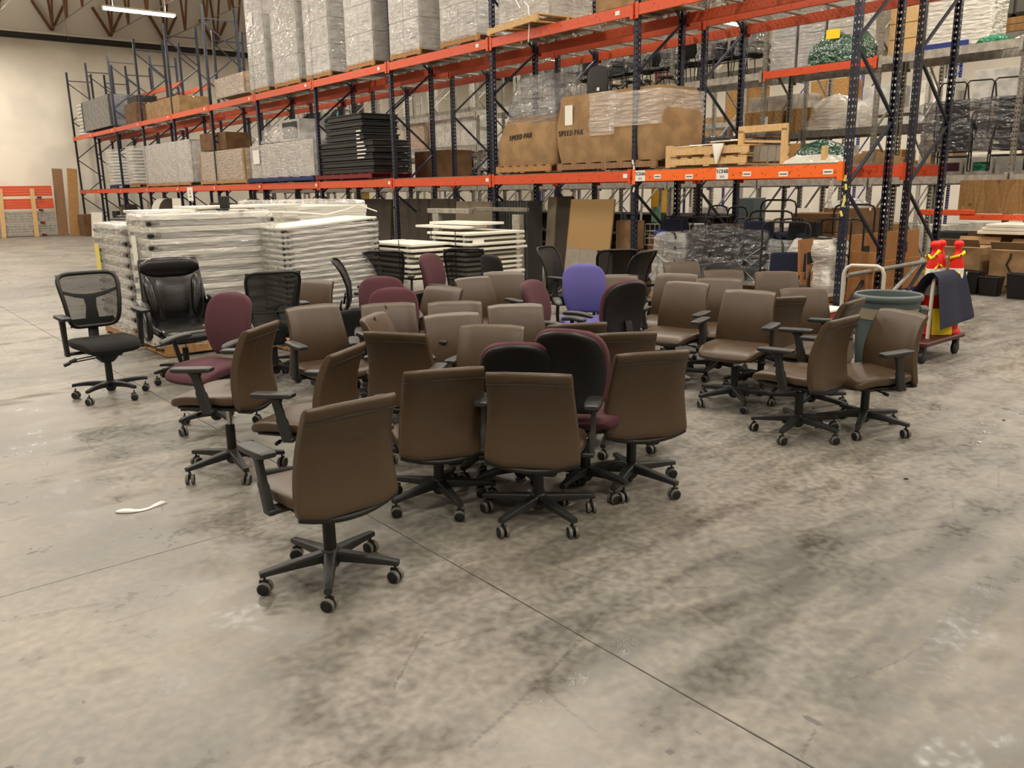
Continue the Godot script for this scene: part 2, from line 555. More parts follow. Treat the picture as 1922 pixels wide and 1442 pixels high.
# ---------------------------------------------------------------- building
func build_room() -> void:
	# floor: cast slabs parted by thin saw-cut joints
	var fl := struct("floor", MB.new().box(Vector3(-13.2, -0.22, -11), Vector3(60, 0.2, 52)), "concrete_dull")
	var jx := [WX - 0.5]
	var x := -3.96 - 4.55 * 8
	while x < 17.0:
		jx.append(x); x += 4.55
	jx.append(17.0)
	var jz := [WZ - 0.5]
	var z := -2.03 - 4.55 * 7
	while z < 15.0:
		jz.append(z); z += 4.55
	jz.append(15.0)
	var g := 0.0028
	for i in jx.size() - 1:
		for j in jz.size() - 1:
			var a := Vector3(jx[i] + g, 0, jz[j] + g)
			var b := Vector3(jx[i + 1] - g, 0, jz[j + 1] - g)
			var key: String = "concrete" if (i * 7 + j * 3) % 5 < 3 else "concrete_pale"
			part("slab", MB.new().box(Vector3((a.x + b.x) / 2, -0.06, (a.z + b.z) / 2), Vector3(b.x - a.x, 0.12, b.z - a.z), 0.002), key, fl)
	struct("wall_west", MB.new().box(Vector3(WX - 0.15, H / 2, -11), Vector3(0.3, H + 0.9, 52)), "wall")
	struct("wall_north", MB.new().box(Vector3(-13.2, H / 2, WZ - 0.15), Vector3(60, H + 0.6, 0.3)), "wall")
	struct("wall_east", MB.new().box(Vector3(16.5, H / 2, -11), Vector3(0.3, H + 0.6, 52)), "wall")
	struct("wall_south", MB.new().box(Vector3(-13.2, H / 2, 14.5), Vector3(60, H + 0.6, 0.3)), "wall")
	struct("ceiling", MB.new().box(Vector3(-13.2, H + 0.35, -11), Vector3(60, 0.3, 52)), "ceiling")
	struct("trim_west", MB.new().box(Vector3(WX + 0.02, 10.1, -11), Vector3(0.06, 2.9, 51)), "wall_grey")
	# sprinkler main hung along the far wall
	var pp := thing("sprinkler_pipe", "dark sprinkler pipe hung along the top of the white end wall", "pipe", Vector3(WX + 0.35, 8.36, -11))
	part("pipe_run", MB.new().tube([Vector3(0, 0, -25), Vector3(0, 0, 25)], 0.13, 12), "pipe", pp)
	for k in 12:
		part("pipe_hanger", MB.new().loop([Vector3(0.15, 0, 0), Vector3(0, 0.15, 0), Vector3(-0.15, 0, 0), Vector3(0, -0.15, 0)], 0.012).tube([Vector3(0, 0.15, 0), Vector3(0, 3.0, 0)], 0.012, 6), "pale_steel", pp, Vector3(0, 0, -23.5 + 2.36 * 1.75 * k))
	# open-web roof trusses running out from the far wall
	var zs := []
	for k in 9: zs.append(-4.4 - 2.38 * k)
	for k in zs.size():
		var t := thing("roof_truss", "timber and steel roof truss, %s out from the left along the end wall" % nth(k), "truss", Vector3(WX, 0, zs[k]), 0.0, "roof trusses at the far end")
		part("top_chord", bx(Vector3(26, 0.14, 0.12)), "truss_wood", t, Vector3(13.2, H + 0.05, 0))
		part("bottom_chord", MB.new().tube([Vector3(0.2, 8.74, 0), Vector3(26, 8.74, 0)], 0.02, 6), "grey_steel", t)
		for q in 10:
			var xa := 0.5 + q * 2.6
			part("web", MB.new().tube([Vector3(xa, 8.74, 0), Vector3(xa - 0.42, H, 0)], 0.05, 6), "truss_wood", t)
			part("web", MB.new().tube([Vector3(xa, 8.74, 0), Vector3(xa + 1.1, H, 0)], 0.05, 6), "truss_wood", t)
	for k in 9:
		for s in [-1.0, 1.0]:
			var b := thing("roof_strut", "slanting wooden strut from the end wall to the roof, %s pair, %s side" % [nth(k), "left" if s < 0 else "right"], "strut", Vector3(WX + 0.12, 8.75, zs[k]), 0.0, "struts under the roof trusses")
			part("strut_board", MB.new().box(Vector3.ZERO, Vector3(0.12, 1.3, 0.10), 0.0, Basis(Vector3.RIGHT, s * 0.5)), "truss_wood", b, Vector3(0.15, 0.5, s * 0.32))
	# steel joists seen through the racks at the back
	for k in 3:
		var t2 := thing("steel_joist", "brown open-web steel joist under the roof behind the racks, %s" % nth(k), "joist", Vector3(-20, 9.2, -23.0 - 3.7 * k), 0.0, "steel joists at the back")
		part("top_chord", bx(Vector3(34, 0.12, 0.12)), "rust_paint", t2, Vector3(0, 1.0, 0))
		part("bottom_chord", bx(Vector3(34, 0.12, 0.12)), "rust_paint", t2)
		var w := MB.new()
		for q in 22:
			w.tube([Vector3(-16.9 + q * 1.54, 0, 0), Vector3(-16.13 + q * 1.54, 1.0, 0), Vector3(-15.36 + q * 1.54, 0, 0)], 0.035, 6)
		part("web", w, "rust_paint", t2)
	# building columns
	for q in [[Vector3(-16.7, 0, -19.6), "yellow_paint", "steel column painted yellow to head height, behind the racks", 3.2], [Vector3(-31.5, 0, -18.0), "yellow_paint", "far building column with a yellow foot, rust red above", 1.95]]:
		var c := thing("steel_post", q[2], "column", q[0])
		part("painted_foot", bx(Vector3(0.34, q[3], 0.34), 0.02), q[1], c, Vector3(0, q[3] / 2, 0))
		part("shaft", bx(Vector3(0.30, H - q[3], 0.30), 0.02), "rust_paint", c, Vector3(0, (H + q[3]) / 2, 0))

func build_lamps() -> void:
	var spots := []
	for i in range(-1, 9):
		for j in 5:
			spots.append(Vector3(-32.9 + 5.55 * i, 8.05, (-10.1 if posmod(i, 2) == 0 else -5.3) + 9.6 * (j - 2)))
	var proto: Node3D
	for k in spots.size():
		var p: Vector3 = spots[k]
		if p.z < WZ + 2 or p.z > 5 or p.x > 7 or (p.x < -36 and p.z < -10): continue
		var o: Node3D
		if proto == null:
			o = thing("ceiling_lamp", "", "lamp", p, 0.0, "twin tube ceiling lamps")
			part("housing", MB.new().box(Vector3(0, 0.07, 0), Vector3(0.22, 0.06, 2.5), 0.01).tube([Vector3(0, 0.1, -0.9), Vector3(0, H - 8.0, -0.9)], 0.006, 4).tube([Vector3(0, 0.1, 0.9), Vector3(0, H - 8.0, 0.9)], 0.006, 4), "white", o)
			for s in [-1.0, 1.0]:
				part("diffuser", MB.new().box(Vector3(0, 0, s * 0.615), Vector3(0.2, 0.08, 1.2), 0.02), "lamp", o)
			proto = o
		else:
			o = copy(proto, "", p, 0.0)
		o.set_meta("label", "glowing twin tube lamp above the far end of the racks" if k == 7 else "twin tube ceiling lamp in the %s row from the end wall, %s along it" % [nth(k / 5), nth(k % 5)])
		var l := AreaLight3D.new()
		l.name = "lamp_light_%03d" % k
		l.area_normalize_energy = false
		l.area_size = Vector2(0.2, 2.4)
		l.light_energy = LAMP_ENERGY
		l.light_color = LAMP_COLOR
		l.area_range = 60.0
		l.shadow_enabled = true
		l.transform = Transform3D(Basis(Vector3.RIGHT, -PI / 2), p + Vector3(0, -0.06, 0))
		add_child(l)
		var u: AreaLight3D = l.duplicate()
		u.name = "lamp_uplight_%03d" % k
		u.light_energy = LAMP_ENERGY * 0.42
		u.transform = Transform3D(Basis(Vector3.RIGHT, PI / 2), p + Vector3(0, 0.115, 0))
		add_child(u)

# ---------------------------------------------------------------- pallet racks
# a post: C section with two columns of punched holes in the face and one in each flank
func post_mesh(h: float, w: float, d: float, pitch := 0.075) -> Mesh:
	return once("post%.2f_%.3f_%.3f" % [h, w, d], func():
		var b := MB.new()
		var cnt := int((h - 0.1) / pitch)
		var hw := 0.009
		var hh := 0.013
		var t := 0.003
		var strip := func(o: Vector3, ux: Vector3, wd: float, cols: Array, nn: Vector3):
			# upright face centred on o, with holes at the given offsets along ux
			var xs := [-wd / 2]
			for c in cols:
				xs.append(c - hw); xs.append(c + hw)
			xs.append(wd / 2)
			for i in range(0, xs.size(), 2):
				b.face([o + ux * xs[i], o + ux * xs[i + 1], o + ux * xs[i + 1] + Vector3(0, h, 0), o + ux * xs[i] + Vector3(0, h, 0)], nn)
			for c in cols:
				var y0 := 0.0
				for k in cnt + 1:
					var y1: float = 0.08 + k * pitch - hh if k < cnt else h
					b.face([o + ux * (c - hw) + Vector3(0, y0, 0), o + ux * (c + hw) + Vector3(0, y0, 0), o + ux * (c + hw) + Vector3(0, y1, 0), o + ux * (c - hw) + Vector3(0, y1, 0)], nn)
					y0 = y1 + hh * 2
		strip.call(Vector3(0, 0, 0), Vector3.RIGHT, w, [-w * 0.27, w * 0.27], Vector3.BACK)
		strip.call(Vector3(w / 2, 0, -d / 2), Vector3.BACK, d, [0.0], Vector3.RIGHT)
		strip.call(Vector3(-w / 2, 0, -d / 2), Vector3.BACK, d, [0.0], Vector3.LEFT)
		# returned lips at the open back
		b.box(Vector3(w / 2 - 0.008, h / 2, -d), Vector3(0.016, h, t))
		b.box(Vector3(-w / 2 + 0.008, h / 2, -d), Vector3(0.016, h, t))
		return b.mesh())

func brace_mesh(a: Vector3, c: Vector3, s := 0.036) -> MB:
	var L := a.distance_to(c)
	var dir := (c - a).normalized()
	var side := Vector3.RIGHT
	var up := dir.cross(side).normalized()
	return MB.new().box((a + c) / 2, Vector3(s, s, L), 0.004, Basis(side, up, dir).orthonormalized())

func make_frame(h: float, depth: float, m: String, w: float, first: float, step: float, flip := false) -> Node3D:
	var o := Node3D.new()
	var pd := 0.07
	part("post", post_mesh(h, w, pd), m, o, Vector3(0, 0, 0))
	part("post", post_mesh(h, w, pd), m, o, Vector3(0, 0, -depth), Basis(Vector3.UP, PI))
	for z in [-pd / 2, -depth + pd / 2]:
		part("foot_plate", bx(Vector3(0.14, 0.012, 0.13), 0.002), m, o, Vector3(0, 0.006, z))
	part("brace", brace_mesh(Vector3(0, 0.2, -0.05), Vector3(0, 0.2, -depth + 0.05)), m, o)
	part("brace", brace_mesh(Vector3(0, h - 0.35, -0.05), Vector3(0, h - 0.35, -depth + 0.05)), m, o)
	var y := first
	var near := not flip
	while y + step * 0.92 < h - 0.3:
		var a := Vector3(0, y, -0.05 if near else -depth + 0.05)
		var c := Vector3(0, y + step * 0.92, -depth + 0.05 if near else -0.05)
		part("brace", brace_mesh(a, c), m, o)
		near = not near
		y += step
	return o

# a rail between two posts: box section with a shelf step, hooked end plates
func make_rail(L: float, hgt: float, m: String) -> Node3D:
	var o := Node3D.new()
	part("bar", once("rail%.3f%.3f" % [L, hgt], func():
		var pr := PackedVector2Array([Vector2(0.0, -hgt / 2), Vector2(0.042, -hgt / 2), Vector2(0.042, hgt / 2), Vector2(0.028, hgt / 2), Vector2(0.028, hgt / 2 - 0.03), Vector2(0.0, hgt / 2 - 0.03)])
		var b := MB.new()
		b.xf = Transform3D(Basis(Vector3(0, 0, 1), Vector3.UP, Vector3(-1, 0, 0)), Vector3.ZERO)
		b.prism(pr, L - 0.01)
		return b.mesh()), m, o)
	for s in [-1.0, 1.0]:
		part("end_plate", once("endplate%s" % s, func():
			return MB.new().box(Vector3(0, 0, 0.046), Vector3(0.06, 0.22, 0.006), 0.002).box(Vector3(s * 0.028, 0, 0.02), Vector3(0.005, 0.22, 0.055), 0.001).mesh()), m, o, Vector3(s * (L / 2 - 0.012), -0.01, 0))
	return o

func make_deck(L: float, depth: float) -> Node3D:
	var o := Node3D.new()
	part("wire_mesh", once("deck%.2f%.2f" % [L, depth], func():
		var b := MB.new()
		for k in 15:
			b.box(Vector3(0, 0, -depth / 2 + depth * k / 14.0), Vector3(L - 0.06, 0.006, 0.006))
		for k in int(L / 0.08):
			b.box(Vector3(-L / 2 + 0.06 + k * 0.08, 0.006, 0), Vector3(0.006, 0.006, depth))
		return b.mesh()), "wire", o)
	for k in 5:
		part("support_channel", bx(Vector3(0.07, 0.03, depth - 0.06), 0.003), "pale_steel", o, Vector3(-L / 2 + L * (k + 0.5) / 5.0, -0.02, 0))
	return o

func rack_name(row: int) -> String:
	return ["front rack row", "second rack row", "grey rack row across the aisle", "far grey rack row", "blue rear rack row", "second grey rack row"][row]

func build_racks() -> void:
	var fr: Node3D
	var rail: Node3D
	var deck: Node3D
	for row in 2:
		var zf: float = [ZF, ROW2][row]
		for i in 12:
			var lab := "dark blue upright frame of the %s, %s" % [rack_name(row), "at its near right end" if i == 0 else "%s from the near right end" % nth(i)]
			var p := Vector3(X0 - BAY * i, 0, zf)
			if fr == null:
				fr = make_frame(6.92, FD, "blue_steel", 0.08, 0.05, 0.81)
				fr.name = nm("rack_upright"); fr.set_meta("base_name", "rack_upright")
				add_child(fr, true); fr.position = p
				tag(fr, lab, "rack frame", "upright frames of the blue racks")
			else:
				copy(fr, lab, p, 0.0, "upright frames of the blue racks")
		for i in 11:
			for lv in 3:
				if lv == 2 and not (row == 1 and i in [8, 9, 10]): continue
				var yt: float = [1.845, 4.115, 5.55][lv]
				for side in 2:
					var zz: float = zf if side == 0 else zf - FD
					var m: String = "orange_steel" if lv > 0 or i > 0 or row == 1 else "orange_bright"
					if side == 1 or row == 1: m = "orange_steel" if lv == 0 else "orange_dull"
					var lab := "orange rail of the %s, %s level, %s, bay %s from near" % [rack_name(row), ["lower", "upper", "third"][lv], "front" if side == 0 else "rear", nth(i)]
					var p := Vector3(X0 - BAY * (i + 0.5), yt, zz)
					var o: Node3D
					if rail == null:
						rail = make_rail(BAY - 0.075, 0.15, m)
						rail.name = nm("rack_rail"); rail.set_meta("base_name", "rack_rail")
						add_child(rail, true); rail.position = p
						tag(rail, lab, "rack rail", "orange rails of the blue racks")
						o = rail
					else:
						o = copy(rail, lab, p, 0.0 if side == 0 else PI)
						if side == 1: pass
					for c in o.get_children(): c.material_override = M[m]
				if lv == 2: continue
				var ld := "wire deck, %s level of the %s, bay %s from the near end" % [["lower", "upper"][lv], rack_name(row), nth(i)]
				var pd := Vector3(X0 - BAY * (i + 0.5), yt + 0.082, zf - FD / 2)
				if deck == null:
					deck = make_deck(BAY - 0.09, FD)
					deck.name = nm("wire_deck"); deck.set_meta("base_name", "wire_deck")
					add_child(deck, true); deck.position = pd
					tag(deck, ld, "shelf deck", "wire decks of the blue racks")
				else:
					copy(deck, ld, pd)
	# stickers on the nearest rails
	var st := 0
	for q in [[0, 0.33, "1C04B"], [0, 0.985, "1C04A"]]:
		var s := thing("rack_sign", "white bay sign reading %s on the near orange rail" % q[2], "sign", Vector3(X0 - BAY * (1.0 - q[1]) - BAY * 0.0, 1.845, ZF + 0.045))
		if q[2] == "1C04A": s.position.x = X0 - BAY * 0.948
		else: s.position.x = X0 - BAY * 0.515
		part("card", bx(Vector3(0.19, 0.15, 0.004), 0.001), "white", s)
		text_part(q[2], 0.05, s, Vector3(0, 0.028, 0.003), "ink", "lettering")
		part("bar_code", MB.new().box(Vector3(-0.03, -0.04, 0.003), Vector3(0.003, 0.03, 0.001)).box(Vector3(-0.02, -0.04, 0.003), Vector3(0.006, 0.03, 0.001)).box(Vector3(-0.008, -0.04, 0.003), Vector3(0.003, 0.03, 0.001)).box(Vector3(0.004, -0.04, 0.003), Vector3(0.005, 0.03, 0.001)).box(Vector3(0.017, -0.04, 0.003), Vector3(0.003, 0.03, 0.001)).box(Vector3(0.028, -0.04, 0.003), Vector3(0.006, 0.03, 0.001)), "ink", s)
	for q in [0.06, 0.24, 0.40, 0.68, 0.85]:
		var s2 := thing("rail_sticker", "white sticker with a grey line on the nearest orange rail, %s from right" % nth(st), "sticker", Vector3(X0 - BAY * q, 1.83 - 0.012 * (st % 2), ZF + 0.045), 0.0, "stickers on the near rail")
		part("paper", bx(Vector3(0.13, 0.06, 0.003), 0.001), "white", s2)
		part("print_line", bx(Vector3(0.1, 0.012, 0.001)), "ink_soft", s2, Vector3(0, 0, 0.002))
		st += 1
	for i in range(1, 11):
		for lv in 2:
			var s3 := thing("rail_label", "white paper label on the front orange rail, %s level, bay %s" % [["lower", "upper"][lv], nth(i)], "sticker", Vector3(X0 - BAY * i - 0.12 - 0.2 * lv, [1.85, 4.12][lv], ZF + 0.046), 0.0, "labels on the orange rails")
			part("paper", bx(Vector3(0.09, 0.06, 0.003), 0.001), "white", s3)
	var tall := thing("hanging_tag", "tall white tag hanging from the lower orange rail at the far end", "tag", Vector3(-27.3, 1.68, ZF + 0.05))
	part("card", bx(Vector3(0.5, 0.42, 0.004)), "white", tall)
	part("print", MB.new().box(Vector3(0, 0.1, 0), Vector3(0.14, 0.02, 0.002)).box(Vector3(0, 0.03, 0), Vector3(0.1, 0.05, 0.002)).box(Vector3(0, -0.08, 0), Vector3(0.14, 0.04, 0.002)), "ink_soft", tall, Vector3(0, 0, 0.003))
	# yellow-and-white tape scraps on the near posts
	for q in [[X0, 1.74, "yellow_label", "yellow tape scraps on the nearest blue post"], [X0 - BAY, 2.05, "white", "white tape scraps on the second blue post"]]:
		var tp := thing("tape_scrap", q[3], "tape", Vector3(q[0], q[1], ZF + 0.003))
		for k in 5:
			part("scrap", bx(Vector3(0.03, 0.07, 0.002)), q[2], tp, Vector3(rf(-0.02, 0.02), -0.1 * k + rf(-0.02, 0.02), 0.002 + 0.0005 * k), Basis(Vector3.BACK, rf(-0.4, 0.4)))

func text_part(s: String, h: float, parent: Node, p: Vector3, m: String, called: String, font := "Droid Sans", depth := 0.002, bs := Basis()) -> MeshInstance3D:
	var t := TextMesh.new()
	var f := SystemFont.new()
	f.font_names = PackedStringArray([font])
	f.font_weight = 700
	t.font = f
	t.text = s
	t.font_size = 32
	t.pixel_size = h / 24.0
	t.depth = depth
	t.curve_step = 2.0
	return part(called, t, m, parent, p, bs)

# ---------------------------------------------------------------- chairs
func caster_mesh() -> Mesh:
	return once("caster", func():
		var m := ArrayMesh.new()
		var b := MB.new()
		for s in [-1.0, 1.0]:
			b.xf = Transform3D(Basis(Vector3(0, 1, 0), Vector3(1, 0, 0), Vector3(0, 0, -1)), Vector3(s * 0.0165, 0.03, 0))
			b.lathe([Vector2(0.001, -0.010), Vector2(0.019, -0.010), Vector2(0.0265, -0.007), Vector2(0.0265, 0.007), Vector2(0.019, 0.010), Vector2(0.001, 0.010)], 16)
		b.xf = Transform3D()
		b.lathe([Vector2(0.006, 0.03), Vector2(0.006, 0.088)], 8)
		b.box(Vector3(0, 0.052, -0.004), Vector3(0.013, 0.03, 0.04), 0.003)
		b.add_to(m)
		m.surface_set_material(0, M.plastic)
		var t := MB.new()
		for s in [-1.0, 1.0]:
			t.xf = Transform3D(Basis(Vector3(0, 1, 0), Vector3(1, 0, 0), Vector3(0, 0, -1)), Vector3(s * 0.0165, 0.03, 0))
			t.lathe([Vector2(0.0262, -0.0085), Vector2(0.030, -0.0075), Vector2(0.030, 0.0075), Vector2(0.0262, 0.0085)], 18, false)
		t.add_to(m)
		m.surface_set_material(1, M.tread)
		return m)

func leg_mesh(R: float, kind: int) -> Mesh:
	return once("leg%.2f_%d" % [R, kind], func():
		var rings := []
		for k in 7:
			var t := k / 6.0
			var r := lerpf(0.02, R + 0.018, t)
			var arch := sin(t * PI * 0.62) * (0.030 if kind == 1 else 0.006)
			var y := lerpf(0.118, 0.088, t) + arch
			var a := lerpf(0.030, 0.0165, t)
			var bb := lerpf(0.026, 0.013, t)
			rings.append(ring(Vector3(0, y, r), Vector3.RIGHT, Vector3.UP, a, bb, 5.0, 12))
		return MB.new().loft(rings).mesh())

# star base with column; parts: base (> leg, caster), column, piston
func add_base(o: Node3D, R: float, top: float, turn: float, m := "plastic_grey", kind := 0) -> void:
	var b := part("base", once("hub%d" % kind, func(): return MB.new().lathe([Vector2(0.022, 0.055), Vector2(0.034, 0.065), Vector2(0.046, 0.09), Vector2(0.047, 0.135), Vector2(0.036, 0.148), Vector2(0.030, 0.150)], 18).mesh()), m, o, Vector3.ZERO, Basis(Vector3.UP, turn))
	for k in 5:
		var bs := Basis(Vector3.UP, TAU * k / 5)
		part("leg", leg_mesh(R, kind), m, b, Vector3.ZERO, bs)
		var c := MeshInstance3D.new()
		c.name = "caster"
		c.mesh = caster_mesh()
		c.transform = Transform3D(bs * Basis(Vector3.UP, 0.9 + 1.7 * k), bs * Vector3(0, 0, R))
		b.add_child(c, true)
	part("column", once("column", func(): return MB.new().lathe([Vector2(0.029, 0.14), Vector2(0.028, 0.30), Vector2(0.024, 0.305)], 16).mesh()), "plastic", o)
	part("piston", once("piston%.2f" % top, func(): return MB.new().lathe([Vector2(0.0145, 0.29), Vector2(0.0145, top)], 12).mesh()), "chrome", o)

# back pad: hw(v), zc(v) along height, bowed forward at the edges
func back_mesh(key: String, y0: float, y1: float, hw: Callable, zc: Callable, thick: float, bow: float, sag: float, e := 5.0, round_top := 1.0) -> Mesh:
	return once(key, func():
		var rings := []
		var vs := [0.0, 0.012, 0.035, 0.08, 0.16, 0.26, 0.38, 0.5, 0.62, 0.74, 0.84, 0.91, 0.955, 0.985, 1.0]
		for v in vs:
			var k := minf(v, 1.0 - v) / 0.08
			var f := 1.0 if k >= 1.0 else sqrt(maxf(0.0, 1.0 - (1.0 - k) * (1.0 - k)))
			f = maxf(f, 0.02)
			var w: float = hw.call(v) * (0.97 + 0.03 * f)
			var r := PackedVector3Array()
			var base := ring(Vector3.ZERO, Vector3.RIGHT, Vector3.BACK, w, thick * f, e, 28)
			for p in base:
				var u := p.x / maxf(w, 0.01)
				var y := lerpf(y0, y1, v)
				y += sag * (u * u) * (1.0 - v) - 0.012 * round_top * u * u * v
				r.append(Vector3(p.x, y, zc.call(v) + p.z + bow * u * u))
			rings.append(r)
		return MB.new().loft(rings, false).mesh())

func seat_mesh(key: String, hw: float, y: float, z0: float, z1: float, thick: float, drop := 0.035, dish := 0.012) -> Mesh:
	return once(key, func():
		var rings := []
		for t in [0.0, 0.015, 0.05, 0.12, 0.25, 0.4, 0.55, 0.7, 0.82, 0.9, 0.955, 0.988, 1.0]:
			var k := minf(t, 1.0 - t) / 0.1
			var f := 1.0 if k >= 1.0 else sqrt(maxf(0.0, 1.0 - (1.0 - k) * (1.0 - k)))
			f = maxf(f, 0.02)
			var w := hw * (0.84 + 0.16 * sin(PI * clampf(t * 0.9 + 0.12, 0, 1))) * (0.82 + 0.18 * f)
			var yy := y - thick - drop * pow(maxf(0.0, (t - 0.6) / 0.4), 2.0)
			var r := PackedVector3Array()
			for p in ring(Vector3.ZERO, Vector3.RIGHT, Vector3.UP, w, thick * f, 4.0, 24):
				var u := p.x / w
				r.append(Vector3(p.x, yy + p.y + dish * u * u, lerpf(z0, z1, t)))
			rings.append(r)
		return MB.new().loft(rings, false).mesh())

func arm_pad_mesh(key: String, L: float, w: float, th: float) -> Mesh:
	return once(key, func():
		var rings := []
		for t in [0.0, 0.03, 0.1, 0.3, 0.6, 0.88, 0.97, 1.0]:
			var k := minf(t, 1.0 - t) / 0.1
			var f := 1.0 if k >= 1.0 else sqrt(maxf(0.0, 1.0 - (1.0 - k) * (1.0 - k)))
			f = maxf(f, 0.2)
			rings.append(ring(Vector3(0, 0.004 * cos(t * PI), lerpf(-L / 2, L / 2, t)), Vector3.RIGHT, Vector3.UP, w / 2 * (0.86 + 0.14 * sin(PI * t)) * (0.7 + 0.3 * f), th / 2 * (0.5 + 0.5 * f), 4.0, 14))
		return MB.new().loft(rings).mesh())

func t_arm(o: Node3D, s: float, x: float, y0: float, y1: float, zp: float, lean: float) -> void:
	var a := part("arm", once("arm%.0f%.3f%.3f%.3f" % [s, x, y1, lean], func():
		var rings := []
		for t in [0.0, 0.12, 0.5, 0.55, 0.9, 1.0]:
			var c := Vector3(s * (x + 0.008 * t), lerpf(y0 - 0.03, y1 - 0.012, t), zp + lean * t)
			var k := 1.0 if t < 0.52 else 0.82
			if t > 0.95: k = 1.25
			rings.append(ring(c, Vector3.RIGHT, Vector3.BACK, 0.016 * k, 0.033 * k, 5.0, 12))
		var b := MB.new().loft(rings)
		b.box(Vector3(s * (x - 0.07), y0 - 0.018, zp), Vector3(0.17, 0.022, 0.07), 0.005)
		return b.mesh()), "plastic_grey", o)
	part("arm_pad", arm_pad_mesh("tpad", 0.25, 0.088, 0.032), "arm_pad", a, Vector3(s * (x + 0.004), y1 + 0.006, zp + lean + 0.015))

func make_brown(lift: float) -> Node3D:
	var o := Node3D.new()
	var top := 0.385 + lift
	add_base(o, 0.295, top, 0.0)
	var up := Vector3(0, lift, 0)
	part("mechanism", once("mech", func(): return MB.new().box(Vector3(0, 0.355, -0.02), Vector3(0.17, 0.055, 0.26), 0.015).box(Vector3(0, 0.375, 0.0), Vector3(0.36, 0.022, 0.30), 0.005).box(Vector3(-0.07, 0.315, -0.09), Vector3(0.09, 0.06, 0.11), 0.012).tube([Vector3(0.1, 0.36, 0.06), Vector3(0.22, 0.35, 0.06)], 0.006, 6).tube([Vector3(0.22, 0.35, 0.06), Vector3(0.26, 0.345, 0.06)], 0.011, 8).mesh()), "plastic", o, up)
	var st := part("seat", seat_mesh("bseat", 0.25, 0.462, -0.205, 0.265, 0.040), "leather", o, up)
	part("seat_pan", once("bpan", func(): return MB.new().box(Vector3(0, 0.382, 0.0), Vector3(0.42, 0.018, 0.42), 0.006).mesh()), "plastic", st)
	var bk := part("backrest", back_mesh("bback", 0.345, 0.862, func(v): return lerpf(0.240, 0.210, smoothstep(0.0, 0.9, v)), func(v): return -0.235 + 0.035 * sin(v * PI * 0.9) - 0.085 * pow(v, 2.2), 0.030, 0.034, 0.035, 7.0), "leather", o, up)
	part("seam", once("bseam", func():
		var pts := []
		for k in 13:
			var u := -1.0 + k / 6.0
			pts.append(Vector3(u * 0.208, 0.8 - 0.012 * u * u, -0.3095 + 0.034 * u * u))
		return MB.new().tube(pts, 0.0022, 5).mesh()), "leather_seam", bk)
	part("trim", once("btrim", func():
		var pts := []
		for k in 15:
			var u := -1.0 + k / 7.0
			pts.append(Vector3(u * 0.231, 0.345 + 0.035 * u * u, -0.234 + 0.034 * u * u))
		return MB.new().tube(pts, 0.015, 8).mesh()), "plastic", bk)
	for s in [-1.0, 1.0]:
		var before := o.get_child_count()
		t_arm(o, s, 0.278, 0.40, 0.625, -0.03, 0.055)
		o.get_child(before).position += up
	return o

